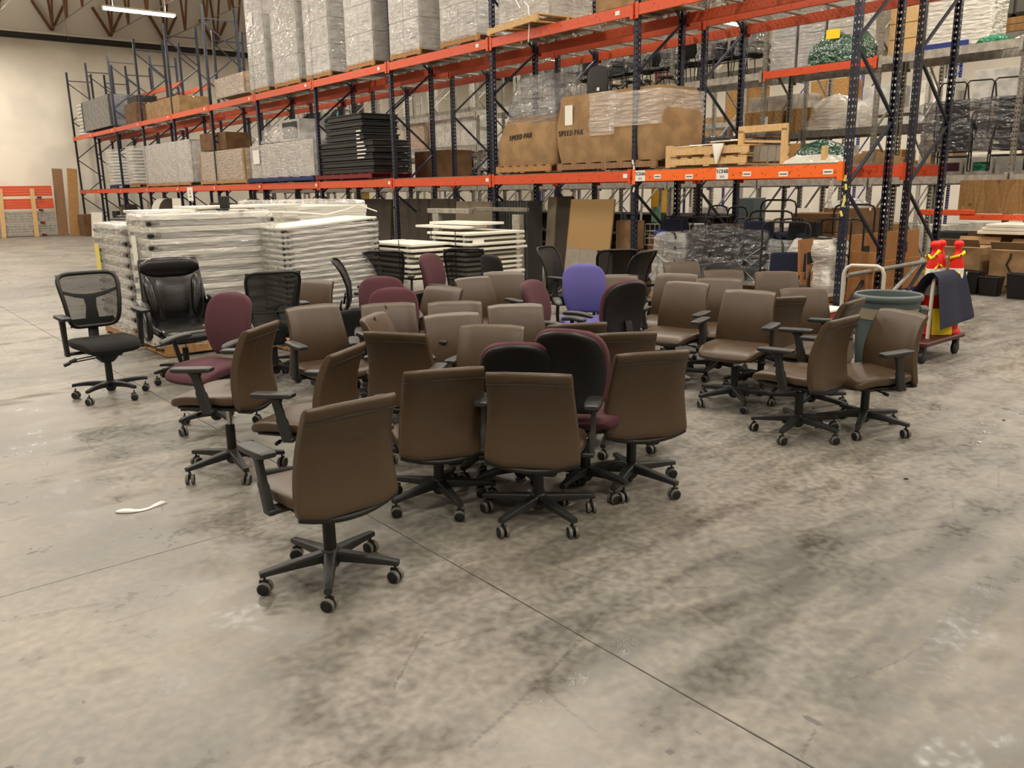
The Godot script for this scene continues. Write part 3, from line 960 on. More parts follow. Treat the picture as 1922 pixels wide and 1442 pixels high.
func make_burg(lift: float, cloth: String) -> Node3D:
	var o := Node3D.new()
	add_base(o, 0.285, 0.40 + lift, 0.0, "plastic_grey", 1)
	var up := Vector3(0, lift, 0)
	part("mechanism", once("mech2", func(): return MB.new().box(Vector3(0, 0.37, -0.03), Vector3(0.15, 0.06, 0.30), 0.02).box(Vector3(0, 0.40, -0.22), Vector3(0.08, 0.03, 0.18), 0.01).mesh()), "plastic", o, up)
	part("seat", seat_mesh("uS", 0.25, 0.485, -0.24, 0.27, 0.042, 0.05, 0.02), cloth, o, up)
	var hw := func(v): return 0.212 * pow(maxf(0.02, 1.0 - pow(absf(v - 0.55) / (0.48 if v > 0.55 else 0.66), 4.0)), 0.42) * (0.86 + 0.14 * smoothstep(0.0, 0.5, v))
	var zc := func(v): return -0.245 + 0.03 * sin(v * PI) - 0.06 * v * v
	part("backrest", back_mesh("uB", 0.505, 0.975, hw, zc, 0.036, 0.03, 0.0, 3.2), cloth, o, up)
	part("back_shell", back_mesh("uSh", 0.513, 0.962, func(v): return hw.call(v) * 0.94, func(v): return zc.call(v) - 0.026, 0.020, 0.028, 0.0, 3.2), "plastic", o, up)
	part("back_bar", once("ubar", func():
		var b := MB.new()
		b.loft([ring(Vector3(0, 0.39, -0.24), Vector3.RIGHT, Vector3(0, 0.5, 0.8).normalized(), 0.036, 0.012, 4.0, 12), ring(Vector3(0, 0.41, -0.305), Vector3.RIGHT, Vector3(0, 0.7, 0.7).normalized(), 0.036, 0.012, 4.0, 12), ring(Vector3(0, 0.50, -0.318), Vector3.RIGHT, Vector3(0, 0.1, 1).normalized(), 0.034, 0.010, 4.0, 12), ring(Vector3(0, 0.66, -0.285), Vector3.RIGHT, Vector3(0, 0.1, 1).normalized(), 0.03, 0.010, 4.0, 12)])
		return b.mesh()), "plastic_grey", o, up)
	for s in [-1.0, 1.0]:
		var a := part("arm", once("uarm%.0f" % s, func():
			var b := MB.new()
			b.tube([Vector3(s * 0.14, 0.40, 0.0), Vector3(s * 0.24, 0.40, 0.0), Vector3(s * 0.275, 0.43, 0.0), Vector3(s * 0.285, 0.52, 0.02), Vector3(s * 0.285, 0.66, 0.06)], 0.018, 10, 0.016)
			return b.mesh()), "plastic", o, up)
		part("arm_pad", once("upad", func():
			var rings := []
			for t in [0.0, 0.04, 0.12, 0.3, 0.5, 0.7, 0.88, 0.96, 1.0]:
				var k := minf(t, 1.0 - t) / 0.12
				var f := maxf(0.2, 1.0 if k >= 1.0 else sqrt(maxf(0.0, 1.0 - (1.0 - k) * (1.0 - k))))
				rings.append(ring(Vector3(0, 0.676 - 0.035 * t * t * t - 0.012 * (1 - t), lerpf(-0.11, 0.17, t)), Vector3.RIGHT, Vector3.UP, 0.037 * f, 0.019 * f, 3.0, 14))
			return MB.new().loft(rings).mesh()), "arm_pad", a, Vector3(s * 0.285, 0, 0))
	return o

# rounded rectangular frame loop bent like a back, in the chair's frame
func back_loop(y0: float, y1: float, w0: float, w1: float, zf: Callable, bow: float, cnt := 48, e := 6.0) -> Array:
	var pts := []
	for k in cnt:
		var g := TAU * k / cnt
		var cx := cos(g); var sy := sin(g)
		var u := signf(cx) * pow(absf(cx), 2.0 / e)
		var v := 0.5 + 0.5 * signf(sy) * pow(absf(sy), 2.0 / e)
		pts.append(Vector3(u * lerpf(w0, w1, v), lerpf(y0, y1, v), zf.call(v) + bow * u * u))
	return pts

func sheet(y0: float, y1: float, w0: float, w1: float, zf: Callable, bow: float, th := 0.002) -> MB:
	var b := MB.new()
	for s in [1.0]:
		var rows := []
		for j in 13:
			var v := j / 12.0
			var r := PackedVector3Array()
			for i in 13:
				var u := -1.0 + i / 6.0
				r.append(Vector3(u * lerpf(w0, w1, v), lerpf(y0, y1, v), zf.call(v) + bow * u * u))
			rows.append(r)
		b.grid(rows, false, false, false)
	return b

func make_zody(lift: float, cloth: String) -> Node3D:
	var o := Node3D.new()
	add_base(o, 0.29, 0.42 + lift, 0.3, "plastic", 1)
	var up := Vector3(0, lift, 0)
	part("mechanism", once("mech3", func(): return MB.new().box(Vector3(0, 0.385, -0.04), Vector3(0.18, 0.07, 0.30), 0.02).mesh()), "plastic", o, up)
	part("seat", seat_mesh("zS", 0.25, 0.485, -0.23, 0.25, 0.035, 0.04), "fabric_black", o, up)
	var zf := func(v): return -0.25 + 0.045 * sin(v * PI) - 0.10 * v * v
	part("back_frame", once("zF", func(): return MB.new().loop(back_loop(0.50, 1.02, 0.185, 0.245, zf, 0.035), 0.014, 8).mesh()), "plastic", o, up)
	part("back_mesh", once("zM", func(): return sheet(0.50, 1.02, 0.180, 0.240, zf, 0.035).mesh()), cloth, o, up)
	part("lumbar", once("zL", func():
		var r := []
		for k in 11:
			var u := -1.0 + k / 5.0
			r.append(Vector3(u * 0.19, 0.66, zf.call(0.3) - 0.018 + 0.035 * u * u))
		return MB.new().tube(r, 0.008, 6).tube([Vector3(0, 0.66, -0.235), Vector3(0, 0.56, -0.255)], 0.012, 6).mesh()), "plastic", o, up)
	part("spine", once("zSp", func():
		var b := MB.new()
		b.loft([ring(Vector3(0, 0.38, -0.12), Vector3.RIGHT, Vector3.UP, 0.05, 0.02, 4.0, 12), ring(Vector3(0, 0.40, -0.25), Vector3.RIGHT, Vector3(0, 0.7, 0.7), 0.045, 0.016, 4.0, 12), ring(Vector3(0, 0.52, -0.295), Vector3.RIGHT, Vector3.BACK, 0.10, 0.010, 4.0, 12), ring(Vector3(0, 0.60, -0.275), Vector3.RIGHT, Vector3.BACK, 0.03, 0.008, 4.0, 12)])
		return b.mesh()), "plastic", o, up)
	for s in [-1.0, 1.0]:
		var before := o.get_child_count()
		t_arm(o, s, 0.29, 0.42, 0.69, -0.05, 0.03)
		o.get_child(before).position += up
	return o

func make_mesh_task() -> Node3D:
	var o := Node3D.new()
	add_base(o, 0.29, 0.42, 0.25, "plastic", 1)
	part("mechanism", MB.new().box(Vector3(0, 0.40, -0.02), Vector3(0.22, 0.07, 0.26), 0.02).lathe([Vector2(0.05, 0.31), Vector2(0.085, 0.345), Vector2(0.09, 0.38)], 16), "plastic", o)
	for q in [[-0.17, 0.40, 0.10], [-0.2, 0.365, 0.03]]:
		part("lever", MB.new().tube([Vector3(-0.05, q[1], q[2]), Vector3(q[0] - 0.1, q[1] - 0.015, q[2])], 0.006, 6).tube([Vector3(q[0] - 0.1, q[1] - 0.015, q[2]), Vector3(q[0] - 0.15, q[1] - 0.03, q[2])], 0.015, 8), "plastic", o)
	part("seat", seat_mesh("mS", 0.255, 0.515, -0.24, 0.25, 0.045, 0.03), "fabric_black", o)
	var zf := func(v): return -0.235 + 0.035 * sin(v * PI) - 0.075 * v * v
	part("back_frame", MB.new().loop(back_loop(0.60, 1.05, 0.195, 0.25, zf, 0.03), 0.018, 8), "plastic", o)
	part("back_mesh", sheet(0.60, 1.05, 0.19, 0.245, zf, 0.03), "mesh_grey", o)
	# Y brace on the back
	var yb := MB.new()
	for s in [-1.0, 1.0]:
		yb.loft([ring(Vector3(s * 0.235, 0.91, zf.call(0.68) + 0.015), Vector3(0, 1, 0), Vector3.BACK, 0.014, 0.008, 4.0, 10), ring(Vector3(s * 0.12, 0.87, zf.call(0.6) - 0.018), Vector3(0, 1, 0), Vector3.BACK, 0.017, 0.008, 4.0, 10), ring(Vector3(s * 0.01, 0.85, zf.call(0.55) - 0.024), Vector3(0, 1, 0), Vector3.BACK, 0.024, 0.009, 4.0, 10)])
	yb.loft([ring(Vector3(0, 0.875, zf.call(0.6) - 0.024), Vector3.RIGHT, Vector3.BACK, 0.055, 0.009, 4.0, 12), ring(Vector3(0, 0.77, zf.call(0.37) - 0.026), Vector3.RIGHT, Vector3.BACK, 0.042, 0.010, 4.0, 12), ring(Vector3(0, 0.63, zf.call(0.06) - 0.020), Vector3.RIGHT, Vector3.BACK, 0.06, 0.012, 4.0, 12)])
	yb.loft([ring(Vector3(0, 0.598, zf.call(0.0) - 0.005), Vector3.RIGHT, Vector3.BACK, 0.19, 0.014, 4.0, 12), ring(Vector3(0, 0.67, zf.call(0.12) - 0.010), Vector3.RIGHT, Vector3.BACK, 0.17, 0.010, 4.0, 12)])
	part("back_brace", yb, "plastic", o)
	part("back_bar", MB.new().loft([ring(Vector3(0, 0.41, -0.17), Vector3.RIGHT, Vector3.UP, 0.04, 0.02, 4.0, 12), ring(Vector3(0, 0.44, -0.275), Vector3.RIGHT, Vector3(0, 0.7, 0.7), 0.042, 0.014, 4.0, 12), ring(Vector3(0, 0.67, -0.262), Vector3.RIGHT, Vector3.BACK, 0.042, 0.012, 4.0, 12)]), "plastic", o)
	for s in [-1.0, 1.0]:
		var a := part("arm", MB.new().loft([ring(Vector3(s * 0.30, 0.40, -0.01), Vector3.RIGHT, Vector3.BACK, 0.018, 0.03, 4.0, 12), ring(Vector3(s * 0.305, 0.55, -0.01), Vector3.RIGHT, Vector3.BACK, 0.018, 0.032, 4.0, 12), ring(Vector3(s * 0.31, 0.715, 0.0), Vector3.RIGHT, Vector3.BACK, 0.022, 0.036, 4.0, 12)]).box(Vector3(s * 0.2, 0.415, -0.01), Vector3(0.24, 0.02, 0.06), 0.004), "plastic", o)
		part("arm_pad", arm_pad_mesh("tpad", 0.25, 0.088, 0.032), "plastic", a, Vector3(s * 0.31, 0.725, 0.02))
	return o

func make_exec() -> Node3D:
	var o := Node3D.new()
	add_base(o, 0.30, 0.42, 0.55, "plastic", 1)
	part("mechanism", MB.new().box(Vector3(0, 0.385, -0.02), Vector3(0.2, 0.06, 0.3), 0.02).tube([Vector3(-0.05, 0.38, 0.1), Vector3(-0.30, 0.36, 0.12)], 0.007, 6), "plastic", o)
	part("seat", seat_mesh("eS", 0.275, 0.535, -0.26, 0.28, 0.062, 0.05, 0.02), "leather_black", o)
	var zc := func(v): return -0.25 - 0.16 * v + 0.03 * sin(v * PI)
	var bk := part("backrest", back_mesh("eB", 0.47, 1.12, func(v): return lerpf(0.24, 0.30, smoothstep(0.0, 0.25, v)) - 0.035 * v, zc, 0.05, 0.055, 0.02, 3.6), "leather_black", o)
	# head roll, centre panel and side bolsters stand proud of the back
	var hr := []
	for k in 9:
		var u := -1.0 + k / 4.0
		var f: float = [0.35, 0.8, 0.97, 1.0, 1.0, 1.0, 0.97, 0.8, 0.35][k]
		hr.append(ring(Vector3(u * 0.262, 1.03, zc.call(0.86) + 0.058 + 0.03 * u * u), Vector3.UP, Vector3.BACK, 0.098 * f, 0.052 * f, 2.6, 16))
	part("head_roll", MB.new().loft(hr), "leather_black", bk)
	var cp := []
	for k in 9:
		var v := 0.10 + 0.66 * k / 8.0
		var f: float = [0.3, 0.8, 1.0, 1.0, 1.0, 1.0, 1.0, 0.85, 0.3][k]
		cp.append(ring(Vector3(0, lerpf(0.47, 1.12, v), zc.call(v) + 0.04), Vector3.RIGHT, Vector3.BACK, lerpf(0.13, 0.18, k / 8.0), 0.032 * f, 3.0, 20))
	part("centre_pad", MB.new().loft(cp), "leather_black", bk)
	for s in [-1.0, 1.0]:
		var sb := []
		for k in 9:
			var v := 0.12 + 0.64 * k / 8.0
			var f: float = [0.3, 0.8, 1.0, 1.0, 1.0, 1.0, 1.0, 0.85, 0.3][k]
			sb.append(ring(Vector3(s * lerpf(0.185, 0.225, k / 8.0), lerpf(0.47, 1.12, v), zc.call(v) + 0.062), Vector3.RIGHT, Vector3.BACK, 0.05 * f, 0.038 * f, 2.6, 14))
		part("side_bolster", MB.new().loft(sb), "leather_black", bk)
	for s in [-1.0, 1.0]:
		var lp := []
		for q in [Vector2(-0.22, 0.70), Vector2(-0.10, 0.735), Vector2(0.06, 0.725), Vector2(0.15, 0.67), Vector2(0.175, 0.58), Vector2(0.14, 0.46), Vector2(0.06, 0.425), Vector2(-0.04, 0.45), Vector2(-0.12, 0.53), Vector2(-0.20, 0.62)]:
			lp.append(Vector3(s * 0.315, q.y, q.x))
		var a := part("arm", MB.new().loop(lp, 0.026, 10), "plastic_grey", o)
		var pr := []
		for t in [0.0, 0.05, 0.2, 0.5, 0.8, 0.95, 1.0]:
			var f: float = maxf(0.3, sin(PI * clampf(t * 0.9 + 0.05, 0.0, 1.0)))
			pr.append(ring(Vector3(s * 0.315, 0.745 - 0.06 * t * t, lerpf(-0.2, 0.16, t)), Vector3.RIGHT, Vector3.UP, 0.042 * pow(f, 0.35), 0.026 * pow(f, 0.35), 3.0, 14))
		part("arm_pad", MB.new().loft(pr), "leather_black", a)
	return o

func make_black(lift: float) -> Node3D:
	var o := Node3D.new()
	add_base(o, 0.28, 0.40 + lift, 0.1, "plastic", 1)
	var up := Vector3(0, lift, 0)
	part("mechanism", once("mech2", func(): return MB.new().box(Vector3(0, 0.37, -0.03), Vector3(0.15, 0.06, 0.30), 0.02).mesh()), "plastic", o, up)
	part("seat", seat_mesh("uS", 0.25, 0.485, -0.24, 0.27, 0.042, 0.05, 0.02), "fabric_black", o, up)
	part("backrest", back_mesh("kB", 0.46, 0.865, func(v): return 0.225 * pow(maxf(0.02, 1.0 - pow(absf(v - 0.5) / 0.54, 4.0)), 0.4), func(v): return -0.235 - 0.05 * v, 0.036, 0.03, 0.0, 3.2), "fabric_black", o, up)
	part("back_bar", once("kbar", func(): return MB.new().box(Vector3(0, 0.40, -0.2), Vector3(0.06, 0.02, 0.2), 0.005).box(Vector3(0, 0.52, -0.285), Vector3(0.06, 0.24, 0.016), 0.005).mesh()), "plastic", o, up)
	return o

func build_chairs() -> void:
	var protos := {}
	for c in CHAIRS:
		var kind: String = c[0]
		var key := "%s%.2f" % [kind, c[5]]
		var o: Node3D
		if protos.has(key):
			o = protos[key].duplicate()
		else:
			match kind:
				"brown": o = make_brown(c[5])
				"burg": o = make_burg(c[5], "burgundy")
				"purp": o = make_burg(c[5], "purple")
				"zody": o = make_zody(c[5], "mesh_black")
				"mesh": o = make_mesh_task()
				"exec": o = make_exec()
				_: o = make_black(c[5])
			protos[key] = o
		o.name = nm("office_chair")
		add_child(o, true)
		o.position = Vector3(c[1], 0, c[2])
		o.rotation.y = deg_to_rad(c[3])
		o.get_node("base").rotation.y = deg_to_rad(c[4])
		if kind == "brown" and " dent" in c[6] or "creased dented" in c[6]:
			var bkn: Node = o.get_node("backrest")
			for j in (2 if "creased" in c[6] else 1):
				var yv: float = [0.60, 0.64][j] if "creased" in c[6] else 0.80
				var xx: float = [-0.07, -0.03][j] if "creased" in c[6] else -0.03
				var rg2 := []
				for q in [[0.0, 0.1], [0.15, 0.7], [0.5, 1.0], [0.85, 0.7], [1.0, 0.1]]:
					rg2.append(ring(Vector3(xx + 0.02 * sin(q[0] * 3.0), yv - 0.05 + 0.10 * q[0], -0.235 + 0.035 * sin((yv - 0.345) / 0.517 * 2.83) - 0.085 * pow((yv - 0.345) / 0.517, 2.2) + 0.024), Vector3.RIGHT, Vector3.BACK, 0.010 * q[1], 0.010 * q[1], 2.0, 10))
				part("crease", MB.new().loft(rg2), "leather", bkn)
		tag(o, c[6], "chair", {"brown": "brown leather office chairs", "burg": "burgundy task chairs", "zody": "black mesh-back chairs"}.get(kind, "other office chairs"))

const CHAIRS := [
	["brown", -3.155, -1.531, -88.9, 5.0, 0.030, "brown leather office chair nearest the camera, turned away, black armrest on its left"],
	["brown", -3.593, -2.425, -114.0, 45.9, -0.030, "brown leather chair back just right of the nearest chair, touching its right neighbour"],
	["brown", -3.049, -2.679, -140.3, 8.0, 0.000, "brown leather chair seen from behind, in the middle of the front row of three backs"],
	["brown", -3.053, -3.399, -116.1, 68.2, 0.000, "brown leather chair seen from behind at the right end of the front row"],
	["brown", -4.901, -1.766, -49.8, 60.5, 0.080, "brown leather chair raised on its piston, in left profile, in front of the burgundy chair"],
	["brown", -4.282, -2.004, -56.1, 17.1, 0.000, "brown leather chair facing left, squeezed between the raised profile chair and the nearest chair"],
	["brown", -5.371, -2.725, 89.2, 39.2, 0.020, "brown leather chair with a creased dented back, facing the camera beside the black mesh back"],
	["brown", -4.454, -2.841, -146.2, 26.6, 0.000, "dark shaded brown chair back with a stitched top seam, behind the front row"],
	["brown", -5.208, -3.147, 63.0, 43.5, 0.000, "brown chair with a vertical dent in its back top, below the overlapping burgundy pair"],
	["brown", -4.673, -2.979, 128.2, 45.1, 0.020, "brown chair seen edge on with a wrinkled rolled corner, in front of the dented chair"],
	["brown", -4.929, -3.524, 54.4, 4.7, 0.000, "pale lit brown chair back facing the camera, right behind a slanting brown back"],
	["brown", -4.517, -3.297, 71.7, 0.9, -0.020, "brown chair with slanting top edge facing the camera, grey armrest in front of it"],
	["brown", -3.887, -2.977, 38.8, 60.3, 0.000, "brown chair facing the camera with its right edge lit, just behind the low burgundy back"],
	["brown", -4.465, -3.766, 58.2, 18.7, 0.000, "brown chair facing the camera, left of the leaning burgundy back and the purple chair"],
	["brown", -5.965, -3.948, 15.0, 16.9, 0.000, "brown chair turned left with a thick right edge, behind the row of pale backs"],
	["brown", -6.201, -4.836, 88.2, 71.7, 0.000, "brown chair turned right with a slightly worn back, in front of the white panel stack"],
	["brown", -6.457, -5.282, 61.1, 33.9, 0.000, "upright brown chair with two stacked armrests before it, in front of the strapped white panels"],
	["brown", -7.464, -3.512, 33.8, 60.2, -0.020, "reddish brown chair back beside the side-on black mesh chair, against the wrapped table stack"],
	["brown", -5.764, -6.224, 51.1, 34.3, -0.060, "brown chair back standing right behind the tall burgundy back with black shell"],
	["brown", -4.174, -3.942, -117.2, 46.0, -0.040, "brown chair back showing only its lit top edge, in front of the purple chair"],
	["brown", -3.662, -3.876, -121.5, 10.8, -0.030, "brown chair seen from behind with a puckered top edge, under the tall burgundy back"],
	["brown", -4.609, -5.640, 13.3, 45.7, 0.000, "large brown chair facing left with full seat shown, right of the tall burgundy back"],
	["brown", -5.103, -6.176, 24.0, 62.5, 0.000, "brown chair half hidden behind the large chair that faces left"],
	["brown", -5.780, -7.323, 58.9, 37.7, 0.000, "brown chair back farthest off, in front of the plastic-wrapped chairs at their left end"],
	["brown", -5.076, -7.097, 51.1, 53.4, -0.030, "low brown chair back, only its rounded top showing below the wrapped chairs"],
	["brown", -4.503, -6.168, 40.3, 48.3, 0.000, "broad brown chair back facing the camera, between the two large chairs with full seats"],
	["brown", -3.770, -5.387, 15.0, 37.0, 0.020, "brown chair facing the camera on the right, seat, both arms and base in view"],
	["brown", -3.946, -6.012, -113.0, 4.6, -0.040, "brown chair with wrinkled leather edge, directly behind the chair whose base shows"],
	["brown", -4.424, -7.035, 47.7, 54.6, 0.000, "brown chair back alone in front of the wrapped blue chairs near the blue post"],
	["brown", -3.760, -6.462, 50.9, 42.6, -0.060, "brown chair with a shiny seat facing the camera, beside the foot of the blue post"],
	["brown", -3.281, -5.692, -80.4, 21.7, 0.020, "brown chair turned left in profile in front of the grey trash can"],
	["brown", -2.977, -5.021, -87.3, 27.7, 0.000, "brown chair facing left, its back to us, lit seat and long grey armrest"],
	["brown", -2.731, -5.459, -19.4, 40.1, -0.030, "brown leather chair at the right end of the crowd, leaning, with black armrest"],
	["brown", -5.101, -7.604, -165.5, 2.2, -0.160, "dark brown chair corner hidden behind the broad chair back"],
	["mesh", -7.526, -1.721, 94.1, 18.8, 0.000, "black task chair with grey mesh back and Y brace, alone at the left"],
	["exec", -7.758, -2.451, 84.5, 70.2, 0.000, "padded black leather executive chair in front of the wrapped table stack"],
	["burg", -5.968, -2.060, 27.0, 60.6, 0.000, "burgundy cloth task chair with rounded back, at the left beside the executive chair"],
	["burg", -6.261, -3.724, 64.5, 62.3, -0.030, "burgundy cloth chair back, the higher one of the overlapping pair"],
	["burg", -5.734, -3.491, 58.7, 34.0, -0.070, "burgundy cloth chair back, the lower one of the overlapping pair"],
	["burg", -7.208, -5.118, 114.3, 51.8, 0.060, "burgundy chair seen edge on, leaning, in front of the white panel stack"],
	["burg", -7.204, -4.579, -93.4, 63.3, -0.250, "burgundy chair mostly hidden behind a brown chair, dark edge showing"],
	["burg", -4.946, -4.621, 114.3, 51.4, -0.020, "burgundy chair back with a creased cloth, leaning beside the purple chair"],
	["purp", -5.518, -5.484, 53.5, 66.3, 0.000, "purple cloth task chair with rounded back and grey armrests"],
	["burg", -4.524, -4.697, -97.8, 28.4, 0.040, "tall burgundy chair seen from behind with a black plastic shell, right of the purple chair"],
	["burg", -3.489, -2.934, -132.9, 57.7, -0.060, "low burgundy chair back with black shell, right behind the front row"],
	["burg", -3.194, -3.168, -155.3, 32.0, 0.015, "burgundy chair with large black plastic back shell, right of the low burgundy back"],
	["zody", -7.179, -3.070, -105.5, 67.4, 0.000, "black mesh-back chair left of the creased brown chair, against the wrapped stack"],
	["zody", -8.510, -5.104, -126.8, 63.3, 0.000, "black mesh chair back in front of the right end of the wrapped table stack"],
	["zody", -8.085, -5.964, -130.3, 7.0, 0.000, "black mesh chair back in front of the strapped white panels"],
	["black", -7.295, -6.006, 172.0, 9.8, 0.120, "black cloth chair back peeping out beside the mesh back at the white panels"],
	["zody", -6.555, -6.939, -126.9, 15.6, 0.000, "grey mesh chair back just right of the purple chair, in front of the tan board"],
	["zody", -6.224, -6.710, -78.8, 69.5, 0.000, "black mesh chair seen obliquely right of the grey mesh back"],
	["zody", -6.986, -6.651, 110.0, 31.4, 0.000, "black mesh chair turned aside next to the purple chair, under the dark panels"],
	["zody", -7.516, -4.281, 147.3, 45.1, 0.000, "black mesh chair seen side on with curved spine, before the wrapped stack"],
	["black", -6.361, -3.386, -98.8, 21.7, -0.120, "black cloth chair back beside the creased brown chair"],
]

# ---------------------------------------------------------------- pallets, boxes, wraps
func pallet(label: String, p: Vector3, yaw := 0.0, wood := "pallet_wood", w := 1.2, d := 1.0) -> Node3D:
	var o := thing("pallet", label, "pallet", p, yaw, "pallets")
	for k in 7:
		part("deck_board", bx(Vector3(0.115, 0.018, d), 0.003), wood, o, Vector3(-w / 2 + 0.06 + (w - 0.12) * k / 6.0, 0.121, 0))
	for k in 3:
		part("stringer", bx(Vector3(w, 0.085, 0.04), 0.003), wood, o, Vector3(0, 0.069, -d / 2 + 0.02 + (d - 0.04) * k / 2.0))
	for k in 3:
		part("base_board", bx(Vector3(0.1, 0.018, d), 0.003), wood, o, Vector3(-w / 2 + 0.06 + (w - 0.12) * k / 2.0, 0.016, 0))
	return o

func carton(label: String, s: Vector3, p: Vector3, yaw := 0.0, m := "cardboard", group := "cartons", tape := true) -> Node3D:
	# p is the centre of the base
	var o := thing("carton", label, "box", p, yaw, group)
	part("box_body", bx(s, 0.006), m, o, Vector3(0, s.y / 2, 0))
	if tape:
		part("tape_strip", bx(Vector3(s.x + 0.003, 0.05, 0.05)), "film", o, Vector3(0, s.y - 0.024, 0))
		part("flap_seam", bx(Vector3(s.x * 0.98, 0.003, 0.004)), "cardboard_dark", o, Vector3(0, s.y, 0.06))
	return o

# rippled film round a load: one open-topped or closed skin
func wrap_mesh(s: Vector3, sd: int, ripple := 0.012, closed := false, taper := 0.0) -> MB:
	var f := noise(0.9, sd, 3)
	var rings := []
	var nr := maxi(8, int(s.y / 0.07))
	for j in nr + 1:
		var t := float(j) / nr
		var k := 1.0 - taper * t * t
		var r := ring(Vector3(0, s.y * t, 0), Vector3.RIGHT, Vector3.BACK, s.x / 2 * k, s.z / 2 * k, 14.0, 64)
		for i in r.size():
			var q := r[i]
			var dd := f.get_noise_3d(q.x * 1.4, q.y * 7.0, q.z * 1.4) * ripple * 2.0
			var o := Vector3(q.x, 0, q.z).normalized()
			r[i] = q + o * (dd + ripple)
		rings.append(r)
	if closed:
		for k2 in [0.9, 0.5, 0.08]:
			var r2 := PackedVector3Array()
			for q in rings[nr]:
				r2.append(Vector3(q.x * k2, s.y + 0.01 + f.get_noise_2d(q.x * k2 * 3, q.z * k2 * 3) * 0.02, q.z * k2))
			rings.append(r2)
	return MB.new().grid(rings, true, false)
func film_wrap(label: String, s: Vector3, p: Vector3, yaw := 0.0, m := "wrap", closed := true, ripple := 0.012, taper := 0.0) -> MeshInstance3D:
	return solo("stretch_wrap", wrap_mesh(s, taken.get("stretch_wrap", 0) + 3, ripple, closed, taper), m, label, "stretch wrap", p, yaw, "clear stretch wraps")

func board(called: String, label: String, cat: String, s: Vector3, p: Vector3, m, yaw := 0.0, lean := 0.0, group := "") -> MeshInstance3D:
	# stands on its lower edge at p and leans back by lean radians
	var b := MB.new()
	b.xf = Transform3D(Basis(Vector3.RIGHT, -lean), Vector3.ZERO)
	b.box(Vector3(0, s.y / 2, -s.z / 2), s, 0.004)
	return solo(called, b, m, label, cat, p, yaw, group)

func table_stack(where: String, c: Vector3, L: float, W: float, y0: float, cnt: int, pitch: float, along_z: bool, tilt := 0.0) -> void:
	var proto: Node3D
	for k in cnt:
		var lab := "folded table in the wrapped stack %s, %s from bottom" % [where, nth(k)]
		var o: Node3D
		if proto == null:
			o = thing("folding_table", lab, "table", Vector3.ZERO, 0.0, "folded tables in wrapped stacks")
			part("tabletop", once("ttop%.2f" % L, func(): return MB.new().box(Vector3(0, pitch * 0.74, 0), Vector3(W, pitch * 0.46, L), 0.006).mesh()), "laminate", o)
			part("apron", once("tapr%.2f" % L, func(): return MB.new().box(Vector3(0, pitch * 0.26, 0), Vector3(W - 0.05, pitch * 0.48, L - 0.07), 0.004).mesh()), "laminate_grey", o)
			for sx in [-1.0, 1.0]:
				for sz in [-1.0, 1.0]:
					part("leg_bracket", bx(Vector3(0.06, minf(pitch * 0.45, 0.045), 0.13), 0.008), "plastic", o, Vector3(sx * (W / 2 - 0.022), pitch * 0.27, sz * (L / 2 - 0.05)))
					part("leg_foot", bx(Vector3(0.05, 0.03, 0.03), 0.008), "chrome", o, Vector3(sx * (W / 2 + 0.005), pitch * 0.36, sz * (L / 2 - 0.05)))
			proto = o
		else:
			o = copy(proto, lab, Vector3.ZERO)
		o.position = c + Vector3(0, y0 + pitch * k, 0)
		o.rotation.y = 0.0 if along_z else PI / 2
		if tilt != 0.0:
			o.rotation = Vector3(tilt * k / cnt, 0, 0)
			o.position.y += sin(tilt * k / cnt) * L / 2

